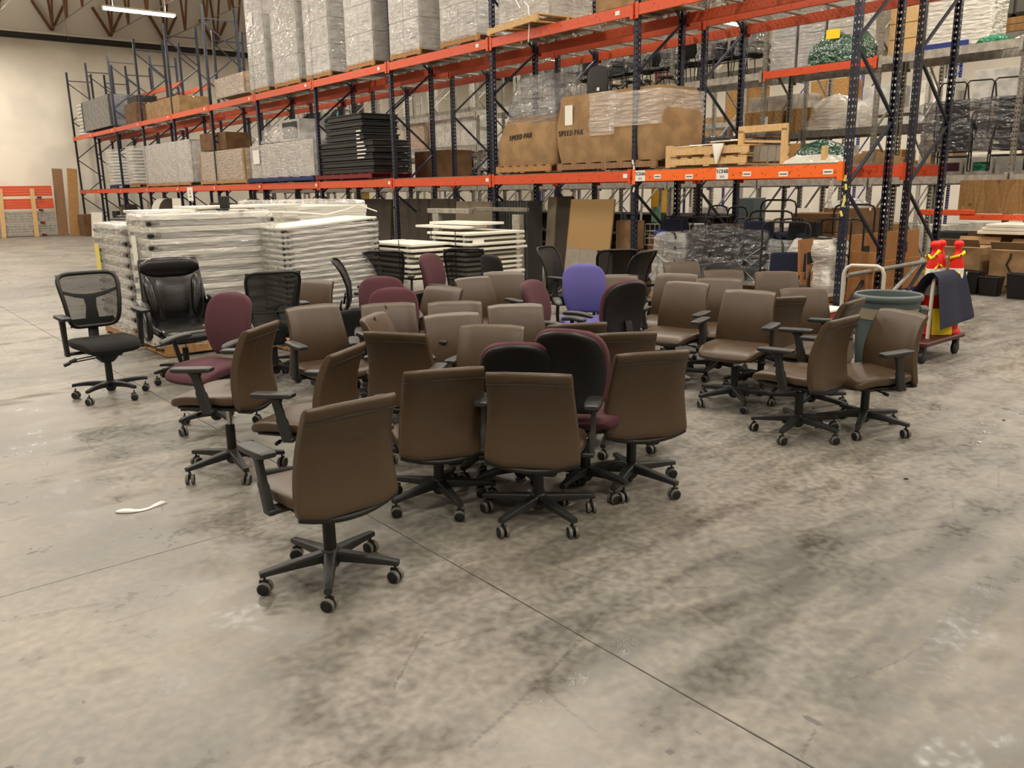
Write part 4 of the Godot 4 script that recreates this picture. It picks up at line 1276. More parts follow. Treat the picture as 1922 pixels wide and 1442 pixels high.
func build_floor_goods() -> void:
	# --- wrapped table stacks at the left
	for q in [["under the front left table stack", Vector3(-9.33, 0, -3.27), PI / 2], ["under the rear left table stack", Vector3(-10.65, 0, -3.0), 0.0], ["under the right table stack", Vector3(-8.78, 0, -4.38), PI / 2]]:
		pallet("wooden pallet " + q[0], q[1], q[2], "pallet_wood", 1.3, 0.78)
	table_stack("behind the executive chair", Vector3(-9.33, 0, -3.27), 1.34, 0.74, 0.13, 11, 0.124, true)
	film_wrap("clear wrap round the front left table stack", Vector3(0.76, 1.40, 1.36), Vector3(-9.33, 0.10, -3.27), 0.0, "wrap")
	table_stack("at the far left", Vector3(-10.65, 0, -3.0), 1.30, 0.74, 0.13, 10, 0.124, false)
	film_wrap("clear wrap round the far left table stack", Vector3(1.34, 1.27, 0.77), Vector3(-10.65, 0.10, -3.0), 0.0, "wrap_thick")
	table_stack("right of the black mesh back", Vector3(-8.78, 0, -4.38), 1.16, 0.74, 0.13, 20, 0.06, true, 0.075)
	film_wrap("clear wrap round the right table stack", Vector3(0.77, 1.26, 1.20), Vector3(-8.78, 0.10, -4.38), 0.0, "wrap", false)
	var y := solo("paper_label", bx(Vector3(0.20, 0.34, 0.003)), "yellow_label", "yellow paper label on the far left wrapped stack", "label", Vector3(-11.1, 0.95, -2.585))
	solo("paper_label", bx(Vector3(0.003, 0.36, 0.14)), "yellow_label", "yellow paper label at the corner between the two table stacks", "label", Vector3(-8.925, 0.98, -3.9))
	solo("paper_label", bx(Vector3(0.16, 0.30, 0.003)), "white", "white paper label on the end of the front left stack", "label", Vector3(-9.42, 1.12, -2.565))
	# loose things on top of the stacks
	var fr := thing("folded_trestle", "black folded metal frame lying on the far left wrapped stack", "frame", Vector3(-10.7, 1.385, -2.95), 0.3)
	for k in 3:
		part("frame_bar", MB.new().tube([Vector3(-0.5, 0.02 + 0.03 * k, -0.1 * k), Vector3(0.5, 0.02 + 0.03 * k, 0.1 - 0.08 * k)], 0.016, 6), "black_steel", fr)
	part("foot", bx(Vector3(0.18, 0.03, 0.12), 0.005), "plastic", fr, Vector3(0.45, 0.02, 0.1))
	var br := thing("table_bracket", "black table bracket standing on the front left stack", "bracket", Vector3(-9.2, 1.505, -3.5), 0.4)
	part("bracket_plate", bx(Vector3(0.11, 0.16, 0.05), 0.005), "plastic", br, Vector3(0, 0.08, 0))
	part("bracket_bar", bx(Vector3(0.26, 0.02, 0.04), 0.004), "white", br, Vector3(0.2, 0.012, 0.02))
	part("bracket_foot", bx(Vector3(0.16, 0.03, 0.10), 0.004), "plastic", br, Vector3(0.02, 0.015, 0.03))
	for k in 2:
		solo("loose_sheet", bx(Vector3(0.72, 0.028, 1.25), 0.004), "laminate", "white loose panel lying on the wrapped stack, %s" % ["lower", "upper"][k], "panel", Vector3(-9.75 + 0.05 * k, 1.515 + 0.03 * k, -3.3 - 0.55 * k), 0.05 * k, "loose panels")
	# bundle of boards further back
	for k in 12:
		solo("wrapped_board", bx(Vector3(1.9, 0.05, 1.0), 0.005), "laminate_white", "white board in the wrapped bundle behind the table stacks, %s up" % nth(k), "board", Vector3(-10.9, 0.92 + 0.052 * k, -5.2), 0.02 * (k % 3), "boards in the bundle")
	for k in 3:
		carton("grey carton under the wrapped bundle of white boards, %s from left" % nth(k), Vector3(0.6, 0.88, 0.9), Vector3(-11.55 + 0.64 * k, 0, -5.2), 0.0, "carton_grey", "cartons under the boards", false)
	film_wrap("clear wrap over the bundle of white boards", Vector3(1.95, 0.68, 1.05), Vector3(-10.9, 0.9, -5.2), 0.0, "wrap")
	var sp := thing("strap", "white packing strap curling over the right table stack", "strap", Vector3(-8.75, 1.395, -4.0))
	part("band", MB.new().tube([Vector3(-0.35, 0.0, 0.2), Vector3(-0.15, 0.09, 0.1), Vector3(0.05, 0.08, -0.15), Vector3(0.16, 0.05, -0.4), Vector3(0.2, 0.10, -0.65), Vector3(0.24, 0.15, -0.78), Vector3(0.36, 0.07, -0.95)], 0.008, 6), "white", sp)
	# --- strapped white panels in the middle
	var idx := 0
	for q in [[Vector3(-10.3, 0, -6.55), 1.28, 0.66, 7, 0.52, 0.072, "left"], [Vector3(-9.85, 0, -7.45), 1.0, 1.05, 11, 0.38, 0.070, "right"]]:
		var base: Vector3 = q[0]
		for k in int(q[3]):
			var L: float = q[1] * rf(0.92, 1.06)
			solo("laminate_sheet", bx(Vector3(snappedf(L, 0.02), 0.034, q[2]), 0.004), "laminate_white", "white panel in the %s strapped pile, %s from the bottom" % [q[6], nth(k)], "panel", base + Vector3(rf(-0.05, 0.05), q[4] + q[5] * k, rf(-0.04, 0.04)), rf(-0.03, 0.03), "strapped white panels")
			if k > 0:
				for s in [-1.0, 1.0]:
					solo("spacer_strip", bx(Vector3(0.05, 0.036, q[2] * 0.9)), "laminate_grey", "grey spacer strip in the %s strapped pile, %s gap, %s end" % [q[6], nth(k - 1), "left" if s < 0 else "right"], "spacer", base + Vector3(s * q[1] * 0.36, q[4] + q[5] * (k - 0.5), 0), 0.0, "spacer strips")
		for s in [-1.0, 1.0]:
			var x: float = base.x + s * q[1] * 0.3
			var top: float = q[4] + q[5] * q[3]
			solo("packing_strap", MB.new().box(Vector3(0, (top - 0.3) / 2, q[2] / 2 + 0.05), Vector3(0.018, top - 0.3, 0.003)).box(Vector3(0, top - 0.3, 0), Vector3(0.018, 0.003, q[2] + 0.1)), "black_steel", "black strap round the %s white panel pile, %s one" % [q[6], "left" if s < 0 else "right"], "strap", Vector3(x, 0.3, base.z), 0.0, "black packing straps")
		carton("grey wrapped base box under the %s white panel pile" % q[6], Vector3(q[1], q[4] - 0.05, q[2]), base, 0.0, "carton_white", "boxes under the panels", false)
		film_wrap("clear wrap round the base of the %s white panel pile" % q[6], Vector3(q[1] + 0.03, q[4] - 0.08, q[2] + 0.03), base, 0.0, "wrap_thick", false)
	for k in 2:
		solo("long_sheet", bx(Vector3(1.15, 0.035, 0.5), 0.004), "laminate_white", "long cream panel on top of the right pile, %s" % ["lower one", "upper one sticking out left"][k], "panel", Vector3(-10.25 + 0.12 * k, 1.16 + 0.045 * k, -7.3 - 0.2 * k), 0.06 * k, "panels on the right pile")
	solo("paper_label", bx(Vector3(0.003, 0.09, 0.2)), "white", "white paper label on the strapped white panels", "label", Vector3(-9.31, 0.97, -7.1))
	# --- panels leaning under the front racks
	var pn := [
		[-17.85, 2.5, 1.52, "panel_brown", "wide brown panel leaning at the left, behind the wrapped boards"],
		[-16.35, 0.5, 1.51, "panel_brown", "narrow brown panel with a pale edge beside the third blue post"],
		[-15.25, 1.25, 1.52, "panel_brown", "brown panel leaning right of the blue post behind the white panels"],
		[-14.12, 0.95, 1.52, "panel_brown", "second brown panel leaning, overlapped by shadow stripes"],
		[-12.95, 1.5, 1.47, "panel_taupe", "light taupe panel leaning behind the blue post above the white panels"],
		[-10.82, 0.22, 1.55, "panel_taupe", "narrow pale panel standing beside the dark upright panels"],
		[-10.5, 0.36, 1.56, "panel_brown", "brown board standing left of the tan board"]]
	for q in pn:
		board("divider_screen", q[4], "panel", Vector3(q[1], q[2], 0.05), Vector3(q[0], 0.0, -9.75), q[3], 0.0, 0.09, "panels leaning under the racks")
	for k in 13:
		board("upright_screen", "dark grey screen standing on edge in the upright row, %s from left" % nth(k), "panel", Vector3(0.05, 1.48 - 0.01 * (k % 3), 0.35), Vector3(-12.0 + 0.078 * k, 0, -9.5), "panel_dark", 0.0, 0.0, "dark panels on edge")
	var tb := thing("tan_board", "tan board with an ash-grey lower part leaning behind the purple chair", "board", Vector3(-9.6, 0, -9.45), 0.0)
	part("upper_face", MB.new().box(Vector3(0, 1.12, 0), Vector3(0.98, 0.80, 0.03), 0.003), "panel_tan", tb, Vector3(0, 0, 0), Basis(Vector3.RIGHT, -0.14))
	part("lower_face", MB.new().box(Vector3(0, 0.36, 0), Vector3(0.98, 0.72, 0.03), 0.003), "panel_ash", tb, Vector3(0, 0, 0), Basis(Vector3.RIGHT, -0.14))
	part("edge_strip", MB.new().box(Vector3(-0.495, 0.76, 0), Vector3(0.012, 1.52, 0.034)), "cardboard_dark", tb, Vector3(0, 0, 0), Basis(Vector3.RIGHT, -0.14))
	var gb := thing("metal_trestle", "pale grey metal trestle standing before the taupe panel", "trestle", Vector3(-13.0, 0, -9.25))
	part("cross_bar", bx(Vector3(1.35, 0.09, 0.12), 0.006), "pale_steel", gb, Vector3(0, 1.30, 0))
	part("dark_bar", bx(Vector3(1.5, 0.07, 0.06), 0.006), "grey_steel", gb, Vector3(1.45, 1.34, -0.06))
	for s in [-0.42, 2.0]:
		part("leg", bx(Vector3(0.2, 1.26, 0.10), 0.006), "pale_steel", gb, Vector3(s, 0.63, 0))
	carton("orange-brown carton standing right of the tan board", Vector3(0.34, 0.45, 0.3), Vector3(-9.1, 0.72, -10.0), 0.0, "cardboard", "cartons by the tan board", false)
	carton("brown carton under the orange-brown carton by the tan board", Vector3(0.5, 0.70, 0.4), Vector3(-9.05, 0.0, -10.0), 0.0, "cardboard_dark", "cartons by the tan board", false)
	var pole := solo("white_pole", MB.new().tube([Vector3(0, 0, 0), Vector3(0.0, 1.72, -0.1)], 0.02, 8), "white", "thin white pole leaning beside the second blue post", "pole", Vector3(-9.2, 0.0, -10.3))
	# wire baskets right of the second post
	for k in 2:
		var wb := thing("wire_basket", "white wire basket behind the second blue post, %s" % ["lower", "upper"][k], "basket", Vector3(-8.6, 0.35 + 0.42 * k, -10.5), 0.0, "wire baskets")
		var b := MB.new()
		for i in 9:
			b.tube([Vector3(-0.4 + 0.1 * i, 0, 0.25), Vector3(-0.4 + 0.1 * i, 0.34, 0.25)], 0.004, 4).tube([Vector3(-0.4 + 0.1 * i, 0, -0.25), Vector3(-0.4 + 0.1 * i, 0.34, -0.25)], 0.004, 4)
		for i in 4:
			b.loop([Vector3(-0.4, 0.112 * i, 0.25), Vector3(0.4, 0.112 * i, 0.25), Vector3(0.4, 0.112 * i, -0.25), Vector3(-0.4, 0.112 * i, -0.25)], 0.005, 4)
		part("wire_cage", b, "white", wb)
	solo("plastic_cup", MB.new().lathe([Vector2(0.08, 0.0), Vector2(0.075, 0.15), Vector2(0.055, 0.24), Vector2(0.01, 0.25)], 16), "mint", "mint green rounded box on the upper wire basket", "container", Vector3(-8.95, 1.13, -10.45))
	for k in 4:
		carton("brown stack of cartons behind the wire baskets, %s" % nth(k), Vector3(0.7, 0.3, 0.5), Vector3(-7.3 - 0.02 * k, 0.31 * k, -12.6), 0.1 * k, "cardboard_dark", "cartons behind the baskets", false)
	wrapped_chairs()
	right_side_goods()
	left_side_goods()
	# litter on the floor
	var lt := MB.new()
	var rows := []
	for k in 9:
		var t := k / 8.0
		var c := Vector3(lerpf(-0.125, 0.13, t), 0.0, 0.04 * sin(t * PI) - 0.04 * t)
		var w := 0.02 * sin(PI * clampf(t * 0.9 + 0.06, 0, 1)) + 0.004
		rows.append(PackedVector3Array([c + Vector3(0.01, 0.004, -w), c + Vector3(0, 0.014 + 0.01 * sin(t * 9.0), 0), c + Vector3(-0.01, 0.004, w), c + Vector3(0, 0.002, 0)]))
	lt.grid(rows, true, false)
	solo("torn_film", lt, "film", "curved scrap of white film lying on the floor at the left", "litter", Vector3(-4.62, 0.0, -1.13), 1.30)
	rng.seed = 91
	for k in 7:
		var pos := Vector3(rf(-4.5, 0.2), 0.0, rf(-6.5, -0.6))
		solo("floor_crumb", MB.new().loft([ring(Vector3(-0.012, 0.004, 0), Vector3.UP, Vector3.BACK, 0.003, 0.005, 2.0, 6), ring(Vector3(0.0, 0.005, 0.003), Vector3.UP, Vector3.BACK, 0.004, 0.008, 2.0, 6), ring(Vector3(0.014, 0.003, -0.002), Vector3.UP, Vector3.BACK, 0.002, 0.004, 2.0, 6)]), "ink_soft" if k % 3 else "film", "small crumb of dirt on the bare floor", "litter", pos, rf(0, 6), "crumbs on the floor")

# black sled chair with looped steel arms
func make_side_chair(m := "fabric_navy", tube := "black_steel") -> Node3D:
	var o := Node3D.new()
	for s in [-1.0, 1.0]:
		part("frame_loop", once("sideloop%.0f" % s, func():
			var p := []
			for q in [Vector2(-0.25, 0.02), Vector2(0.22, 0.02), Vector2(0.26, 0.06), Vector2(0.24, 0.35), Vector2(0.25, 0.60), Vector2(0.21, 0.66), Vector2(-0.12, 0.66), Vector2(-0.20, 0.60), Vector2(-0.24, 0.40), Vector2(-0.28, 0.06)]:
				p.append(Vector3(s * 0.27, q.y, q.x))
			return MB.new().loop(p, 0.012, 6).mesh()), tube, o)
	part("cross_bar", once("sidebar", func(): return MB.new().tube([Vector3(-0.27, 0.38, 0.1), Vector3(0.27, 0.38, 0.1)], 0.011, 6).tube([Vector3(-0.27, 0.38, -0.18), Vector3(0.27, 0.38, -0.18)], 0.011, 6).mesh()), tube, o)
	part("seat", seat_mesh("sideS", 0.24, 0.46, -0.22, 0.24, 0.03), m, o)
	part("backrest", back_mesh("sideB", 0.52, 0.86, func(v): return 0.225 - 0.01 * v, func(v): return -0.225 - 0.06 * v, 0.024, 0.03, 0.0, 4.0), m, o)
	return o
var side_protos := {}
func side_chair(label: String, p: Vector3, yaw: float, m := "fabric_navy", flip := false, group := "stored side chairs", tube := "black_steel") -> Node3D:
	var o: Node3D
	if side_protos.has(m): o = side_protos[m].duplicate()
	else:
		o = make_side_chair(m, tube)
		side_protos[m] = o
	o.name = nm("side_chair")
	add_child(o, true)
	o.position = p
	o.rotation.y = yaw
	if flip:
		o.rotation = Vector3(PI, yaw, 0)
		o.position.y += 0.86
	tag(o, label, "chair", group)
	return o

func wrapped_chairs() -> void:
	var spots := [
		[-8.0, 0.62, 1.02, "navy", "left end, blue bag", "wrap"],
		[-7.2, 0.80, 1.14, "black", "the widest, in the middle", "wrap_dark"],
		[-6.55, 0.50, 1.10, "black", "second from the right, dark inside", "wrap_dark"],
		[-6.15, 0.36, 0.98, "grey", "narrow with a blue top cushion", "wrap_thick"],
		[-5.75, 0.52, 1.00, "white", "right end beside the blue post", "wrap_haze"]]
	var k := 0
	for q in spots:
		var z := -9.95
		for s in 2:
			side_chair("stored %s chair in film wrap, %s, %s" % [{"navy": "navy", "black": "black", "grey": "grey", "white": "navy"}[q[3]], q[4], ["lower", "upper turned over"][s]], Vector3(q[0], 0.14 + 0.26 * s, z - 0.1 * s), 0.25 * k + 2.8 * s, "fabric_navy" if q[3] != "black" else "fabric_black", s == 1, "side chairs in film wrap")
		film_wrap("film wrap round stored chairs, %s" % q[4], Vector3(q[1], q[2] - 0.30, 0.62), Vector3(q[0], 0.30, z), 0.1 * sin(k * 2.0), q[5], true, 0.055, 0.16)
		var fw: Node3D = get_child(get_child_count() - 1)
		for j in 2:
			var w2: float = (q[1] - 0.02) / 2
			var hh: float = q[2] - 0.32
			var y0 := rf(0.05, 0.9) * hh
			var y1 := clampf(y0 + rf(-0.45, 0.45), 0.05, hh - 0.03)
			part("film_fold", MB.new().tube([Vector3(-w2, y0, 0.335), Vector3(0.0, lerpf(y0, y1, 0.5) + rf(-0.03, 0.03), 0.355), Vector3(w2 * 0.96, y1, 0.335)], rf(0.0015, 0.004), 5), "film", fw)
		side_chair("third stored chair in film wrap, %s" % q[4], Vector3(q[0], 0.36, z - 0.02), 1.2 + k, "fabric_navy" if k % 2 == 0 else "fabric_black", false, "side chairs in film wrap")
		pallet("low pallet under the wrapped chairs, %s" % q[4], Vector3(q[0], 0, z), 0.0, "pallet_wood", minf(q[1], 0.7), 0.7)
		k += 1
	solo("blue_bag", MB.new().loft([ring(Vector3(-0.12, 0, 0), Vector3.UP, Vector3.BACK, 0.02, 0.03, 2.0, 12), ring(Vector3(-0.06, 0, 0), Vector3.UP, Vector3.BACK, 0.06, 0.08, 2.4, 12), ring(Vector3(0.06, 0, 0), Vector3.UP, Vector3.BACK, 0.06, 0.08, 2.4, 12), ring(Vector3(0.12, 0, 0), Vector3.UP, Vector3.BACK, 0.02, 0.03, 2.0, 12)]), "bright_blue", "small bright blue bag at the left shoulder of the wrapped chairs", "bag", Vector3(-8.25, 1.0, -9.75))
	solo("seat_cushion", MB.new().loft([ring(Vector3(-0.24, 0, 0), Vector3.UP, Vector3.BACK, 0.02, 0.16, 3.0, 16), ring(Vector3(-0.2, 0, 0), Vector3.UP, Vector3.BACK, 0.05, 0.22, 3.0, 16), ring(Vector3(0.2, 0, 0), Vector3.UP, Vector3.BACK, 0.05, 0.22, 3.0, 16), ring(Vector3(0.24, 0, 0), Vector3.UP, Vector3.BACK, 0.02, 0.16, 3.0, 16)]), "fabric_navy", "navy seat cushion lying on the narrow film wrap", "cushion", Vector3(-6.12, 1.03, -9.95))
	side_chair("navy side chair standing in front of the white film wrap, near the blue post", Vector3(-5.72, 0, -9.15), 0.5, "fabric_navy")
	# black and brown steel hoops of stacked frames and hand trucks
	var hp := [
		[-7.65, 1.40, 0.30, -10.3, "black_steel", "tall black steel loop rising over the left wrapped chairs"],
		[-7.45, 1.38, 0.30, -10.5, "black_steel", "second black steel loop, half behind the blue brace"],
		[-6.7, 1.48, 0.5, -10.4, "black_steel", "black steel loop behind the widest wrapped chairs"],
		[-6.55, 1.34, 0.6, -10.0, "brown_steel", "brown steel hand truck hoop, highest of the right group"],
		[-6.0, 1.40, 0.55, -11.2, "brown_steel", "brown steel hand truck hoop farther back on the right"],
		[-6.02, 1.22, 0.62, -9.55, "brown_steel", "low brown hoop left of the white film wrap"],
		[-5.65, 1.24, 0.56, -10.25, "brown_steel", "low brown hoop behind the white film wrap"]]
	for q in hp:
		var h := thing("hand_truck", q[5], "hand truck", Vector3(q[0], 0, q[3]), 0.25, "hand truck hoops")
		var w: float = q[2] / 2
		var hh: float = q[1]
		part("handle", MB.new().tube([Vector3(-w, 0.16, 0), Vector3(-w, hh - 0.09, -0.04), Vector3(-w + 0.025, hh - 0.025, -0.04), Vector3(-w + 0.09, hh, -0.04), Vector3(w - 0.09, hh, -0.04), Vector3(w - 0.025, hh - 0.025, -0.04), Vector3(w, hh - 0.09, -0.04), Vector3(w, 0.16, 0)], 0.0135, 8), q[4], h)
		part("platform", bx(Vector3(q[2] + 0.06, 0.04, 0.5), 0.006), q[4], h, Vector3(0, 0.14, -0.25))
		for s in [-1.0, 1.0]:
			part("wheel", MB.new().at(Vector3(s * w, 0.06, -0.1), Basis(Vector3.BACK, PI / 2)).lathe([Vector2(0.02, -0.015), Vector2(0.06, -0.015), Vector2(0.06, 0.015), Vector2(0.02, 0.015)], 14), "plastic", h)
	var hg := solo("hanging_film", MB.new().loft([ring(Vector3(0, 0, 0), Vector3.RIGHT, Vector3.BACK, 0.02, 0.015, 2.0, 8), ring(Vector3(0.01, -0.12, 0), Vector3.RIGHT, Vector3.BACK, 0.022, 0.03, 2.0, 8), ring(Vector3(-0.01, -0.3, 0), Vector3.RIGHT, Vector3.BACK, 0.03, 0.02, 2.0, 8), ring(Vector3(0.01, -0.42, 0), Vector3.RIGHT, Vector3.BACK, 0.02, 0.02, 2.0, 8)]), "wrap_haze", "twist of clear film hanging from the near orange rail", "film", Vector3(-5.95, 1.79, -10.455))

func right_side_goods() -> void:
	# long brown boards with black cut-outs along the rack end
	for k in 2:
		var b := thing("long_board", ["lower long brown board along the rack end", "upper long brown board with two black cut-outs along the rack end"][k], "board", Vector3(-5.62 - 0.05 * k, 0.18 + 0.40 * k, -10.95), 0.0, "long brown boards")
		part("face", MB.new().box(Vector3(0, 0.22, 0), Vector3(0.03, 0.44, 3.2), 0.003), "oak", b, Vector3.ZERO, Basis(Vector3.BACK, 0.06))
		if k == 1:
			for z in [1.35, -0.05, -1.15]:
				part("cut_out", MB.new().box(Vector3(0.017, 0.2, z), Vector3(0.006, 0.15, 0.16)), "ink", b, Vector3.ZERO, Basis(Vector3.BACK, 0.06))
	for k in 2:
		solo("board_prop", bx(Vector3(0.3, 0.17, 0.3), 0.005), "pallet_wood", "wood block under the long brown boards, %s" % ["near", "far"][k], "block", Vector3(-5.62, 0.085, -9.9 - 2.0 * k))
	solo("blue_tote", bx(Vector3(0.5, 0.42, 0.9), 0.02), "bright_blue", "blue crate on the floor behind the white cart handle", "crate", Vector3(-5.9, 0.21, -12.2))
	var rl := thing("steel_bars", "grey steel bar lying against the rack end at knee height", "bar", Vector3(-5.05, 0.0, -10.9))
	part("slanting_bar", MB.new().tube([Vector3(0.15, 0.02, 1.35), Vector3(-0.05, 0.68, -0.55)], 0.035, 4), "grey_steel", rl)
	part("level_bar", MB.new().tube([Vector3(0.0, 0.62, 1.5), Vector3(0.0, 0.66, -1.2)], 0.03, 4), "grey_steel", rl)
	board("oak_board", "upright oak-veneer board standing beside the foot of the blue post", "board", Vector3(0.36, 0.86, 0.025), Vector3(-5.2, 0.0, -9.95), "oak", -0.15, 0.05)
	solo("floor_paper", bx(Vector3(0.5, 0.02, 0.4)), "white", "white paper on a red box at the foot of the blue post", "paper", Vector3(-5.15, 0.26, -9.0))
	carton("red and white box under the paper at the blue post", Vector3(0.42, 0.24, 0.36), Vector3(-5.15, 0, -9.0), 0.1, "red_plastic", "small boxes", false)
	# grey trash can on a dolly
	var c := thing("trash_can", "grey round trash can with moulded handles behind the brown chairs", "trash can", Vector3(-3.27, 0, -6.78), 0.5)
	part("can_body", MB.new().lathe([Vector2(0.205, 0.07), Vector2(0.215, 0.10), Vector2(0.245, 0.62), Vector2(0.25, 0.74), Vector2(0.262, 0.745), Vector2(0.272, 0.76), Vector2(0.272, 0.785), Vector2(0.258, 0.80), Vector2(0.246, 0.785), Vector2(0.236, 0.62), Vector2(0.20, 0.12), Vector2(0.01, 0.11)], 40, false), "can_grey", c)
	for s in [-1.0, 1.0]:
		part("handle", MB.new().box(Vector3(s * 0.275, 0.68, 0), Vector3(0.07, 0.03, 0.20), 0.01).box(Vector3(s * 0.265, 0.63, 0.09), Vector3(0.05, 0.12, 0.02), 0.006).box(Vector3(s * 0.265, 0.63, -0.09), Vector3(0.05, 0.12, 0.02), 0.006), "can_grey", c)
	part("wrap_band", MB.new().lathe([Vector2(0.249, 0.60), Vector2(0.252, 0.69)], 40, false), "panel_taupe", c)
	part("tag", bx(Vector3(0.06, 0.08, 0.004)), "film", c, Vector3(-0.05, 0.63, 0.262))
	part("dolly", MB.new().lathe([Vector2(0.21, 0.05), Vector2(0.215, 0.075)], 24), "plastic", c)
	for k in 4:
		part("dolly_wheel", MB.new().at(Vector3(cos(k * PI / 2) * 0.15, 0.025, sin(k * PI / 2) * 0.15), Basis(Vector3.BACK, PI / 2)).lathe([Vector2(0.005, -0.01), Vector2(0.025, -0.01), Vector2(0.025, 0.01), Vector2(0.005, 0.01)], 12), "plastic", c)
	# cream platform cart behind the can
	var pc := thing("platform_cart", "platform cart with a cream tube handle behind the trash can", "cart", Vector3(-4.15, 0, -8.05), 0.35)
	part("deck", bx(Vector3(0.48, 0.04, 0.72), 0.01), "cart_maroon", pc, Vector3(0, 0.2, -0.36))
	part("handle", MB.new().tube([Vector3(-0.19, 0.2, 0), Vector3(-0.19, 0.80, 0.03), Vector3(-0.165, 0.86, 0.03), Vector3(-0.12, 0.885, 0.03), Vector3(0.12, 0.885, 0.03), Vector3(0.165, 0.86, 0.03), Vector3(0.19, 0.80, 0.03), Vector3(0.19, 0.2, 0)], 0.019, 10), "tube_cream", pc)
	for q in [[-0.19, -0.08], [0.19, -0.08], [-0.19, -0.64], [0.19, -0.64]]:
		part("wheel", MB.new().at(Vector3(q[0], 0.065, q[1]), Basis(Vector3.BACK, PI / 2)).lathe([Vector2(0.01, -0.018), Vector2(0.065, -0.018), Vector2(0.065, 0.018), Vector2(0.01, 0.018)], 16).at(Vector3(q[0], 0.13, q[1])).box(Vector3.ZERO, Vector3(0.05, 0.1, 0.06), 0.005), "plastic", pc)
	# maroon cart with cones and blanket
	var cart := thing("maroon_cart", "maroon platform cart carrying traffic posts at the right", "cart", Vector3(-3.72, 0, -8.3), 0.0)
	part("deck", bx(Vector3(0.66, 0.045, 0.86), 0.01), "cart_maroon", cart, Vector3(0, 0.19, 0))
	part("handle", MB.new().tube([Vector3(0.22, 0.2, 0.17), Vector3(0.21, 0.72, 0.14), Vector3(0.205, 0.78, 0.11), Vector3(0.205, 0.80, 0.05), Vector3(0.205, 0.80, -0.25), Vector3(0.205, 0.78, -0.31), Vector3(0.21, 0.72, -0.34), Vector3(0.22, 0.2, -0.36)], 0.019, 10), "tube_cream", cart)
	for q in [[0.27, 0.36], [-0.27, 0.36], [0.27, -0.36], [-0.27, -0.36]]:
		part("wheel", MB.new().at(Vector3(q[0], 0.06, q[1]), Basis(Vector3.BACK, PI / 2)).lathe([Vector2(0.01, -0.018), Vector2(0.06, -0.018), Vector2(0.06, 0.018), Vector2(0.01, 0.018)], 16).at(Vector3(q[0], 0.13, q[1])).box(Vector3.ZERO, Vector3(0.05, 0.09, 0.06), 0.005), "plastic", cart)
	var bl := MB.new()
	var rows := []
	for j in 17:
		var t := j / 16.0
		# profile over the bar: front flap, crest, back flap
		var r := PackedVector3Array()
		for i in 13:
			var u := -1.0 + i / 6.0
			var x: float
			var yy: float
			if t < 0.45:
				x = 0.07 + 0.10 * (1.0 - t / 0.45); yy = lerpf(-0.46, 0.0, t / 0.45)
			elif t < 0.6:
				var g := (t - 0.45) / 0.15
				x = lerpf(0.07, -0.07, g); yy = 0.035 * sin(g * PI)
			else:
				x = -0.07 - 0.22 * (t - 0.6) / 0.4; yy = lerpf(0.0, -0.40, (t - 0.6) / 0.4)
			x += 0.014 * sin(u * 5.0 + 2.0 * t) * (0.3 + absf(t - 0.5))
			r.append(Vector3(x, yy - 0.05 * u * absf(u) * absf(t - 0.52), u * (0.29 + 0.12 * absf(t - 0.52))))
		rows.append(r)
	bl.grid(rows, false, false, false)
	var inner := []
	for r in rows:
		var r2 := PackedVector3Array()
		for p in r: r2.append(p + Vector3(0, -0.016, 0))
		inner.append(r2)
	bl.grid(inner, false, false, false)
	solo("moving_blanket", bl, "blanket", "dark navy moving blanket draped over the cart handle", "blanket", Vector3(-3.515, 0.82, -8.40))
	for k in 3:
		var p: Vector3 = [Vector3(-3.64, 0.213, -8.42), Vector3(-3.66, 0.213, -8.60), Vector3(-3.50, 0.213, -8.62)][k]
		var d := thing("traffic_post", "orange and white traffic post on the cart, %s" % ["nearest, tape round its neck", "the middle one", "rearmost, beside the rack"][k], "traffic post", p, 0.0, "traffic posts on the cart")
		part("foot", MB.new().lathe([Vector2(0.10, 0.0), Vector2(0.10, 0.03), Vector2(0.07, 0.045)], 8), "cone_red", d)
		part("tube", MB.new().lathe([Vector2(0.068, 0.03), Vector2(0.062, 0.69), Vector2(0.035, 0.79), Vector2(0.026, 0.81), Vector2(0.026, 0.85), Vector2(0.045, 0.865), Vector2(0.045, 0.895), Vector2(0.03, 0.915), Vector2(0.0, 0.92)], 20), "cone_red", d)
		for y in [0.44, 0.60]:
			part("white_band", MB.new().lathe([Vector2(0.0665, y - 0.05), Vector2(0.0655, y + 0.05)], 20, false), "white", d)
	for k in 2:
		var tp := []
		for q in 20:
			var g := q * 0.55
			tp.append(Vector3(cos(g) * (0.05 + 0.012 * (q % 3)), 0.81 - 0.012 * q + 0.03 * sin(q * 1.7), sin(g) * 0.05) if k == 0 else Vector3(cos(g) * 0.055 + 0.02 * sin(q), 0.81 - 0.016 * q, sin(g) * 0.055))
		var cap := thing("caution_tape", "yellow caution tape wound round the %s traffic post" % ["nearest", "rearmost"][k], "tape", [Vector3(-3.64, 0.213, -8.42), Vector3(-3.50, 0.213, -8.62)][k], 0.0, "caution tape")
		part("ribbon", MB.new().tube(tp, 0.016, 5), "tape_yellow", cap)
		var ink := MB.new()
		for q in range(0, 20, 2): ink.box(tp[q] + Vector3(tp[q].x, 0, tp[q].z).normalized() * 0.016, Vector3(0.008, 0.022, 0.008), 0.0, Basis(Vector3.UP, q * 0.7))
		part("print", ink, "ink", cap)
	var ys := thing("caution_card", "yellow caution card with a red cone drawn on it, at the cart's foot", "sign", Vector3(-3.50, 0.215, -8.42), 0.9)
	part("card", bx(Vector3(0.2, 0.26, 0.01)), "tape_yellow", ys, Vector3(0, 0.13, 0), Basis(Vector3.RIGHT, -0.1))
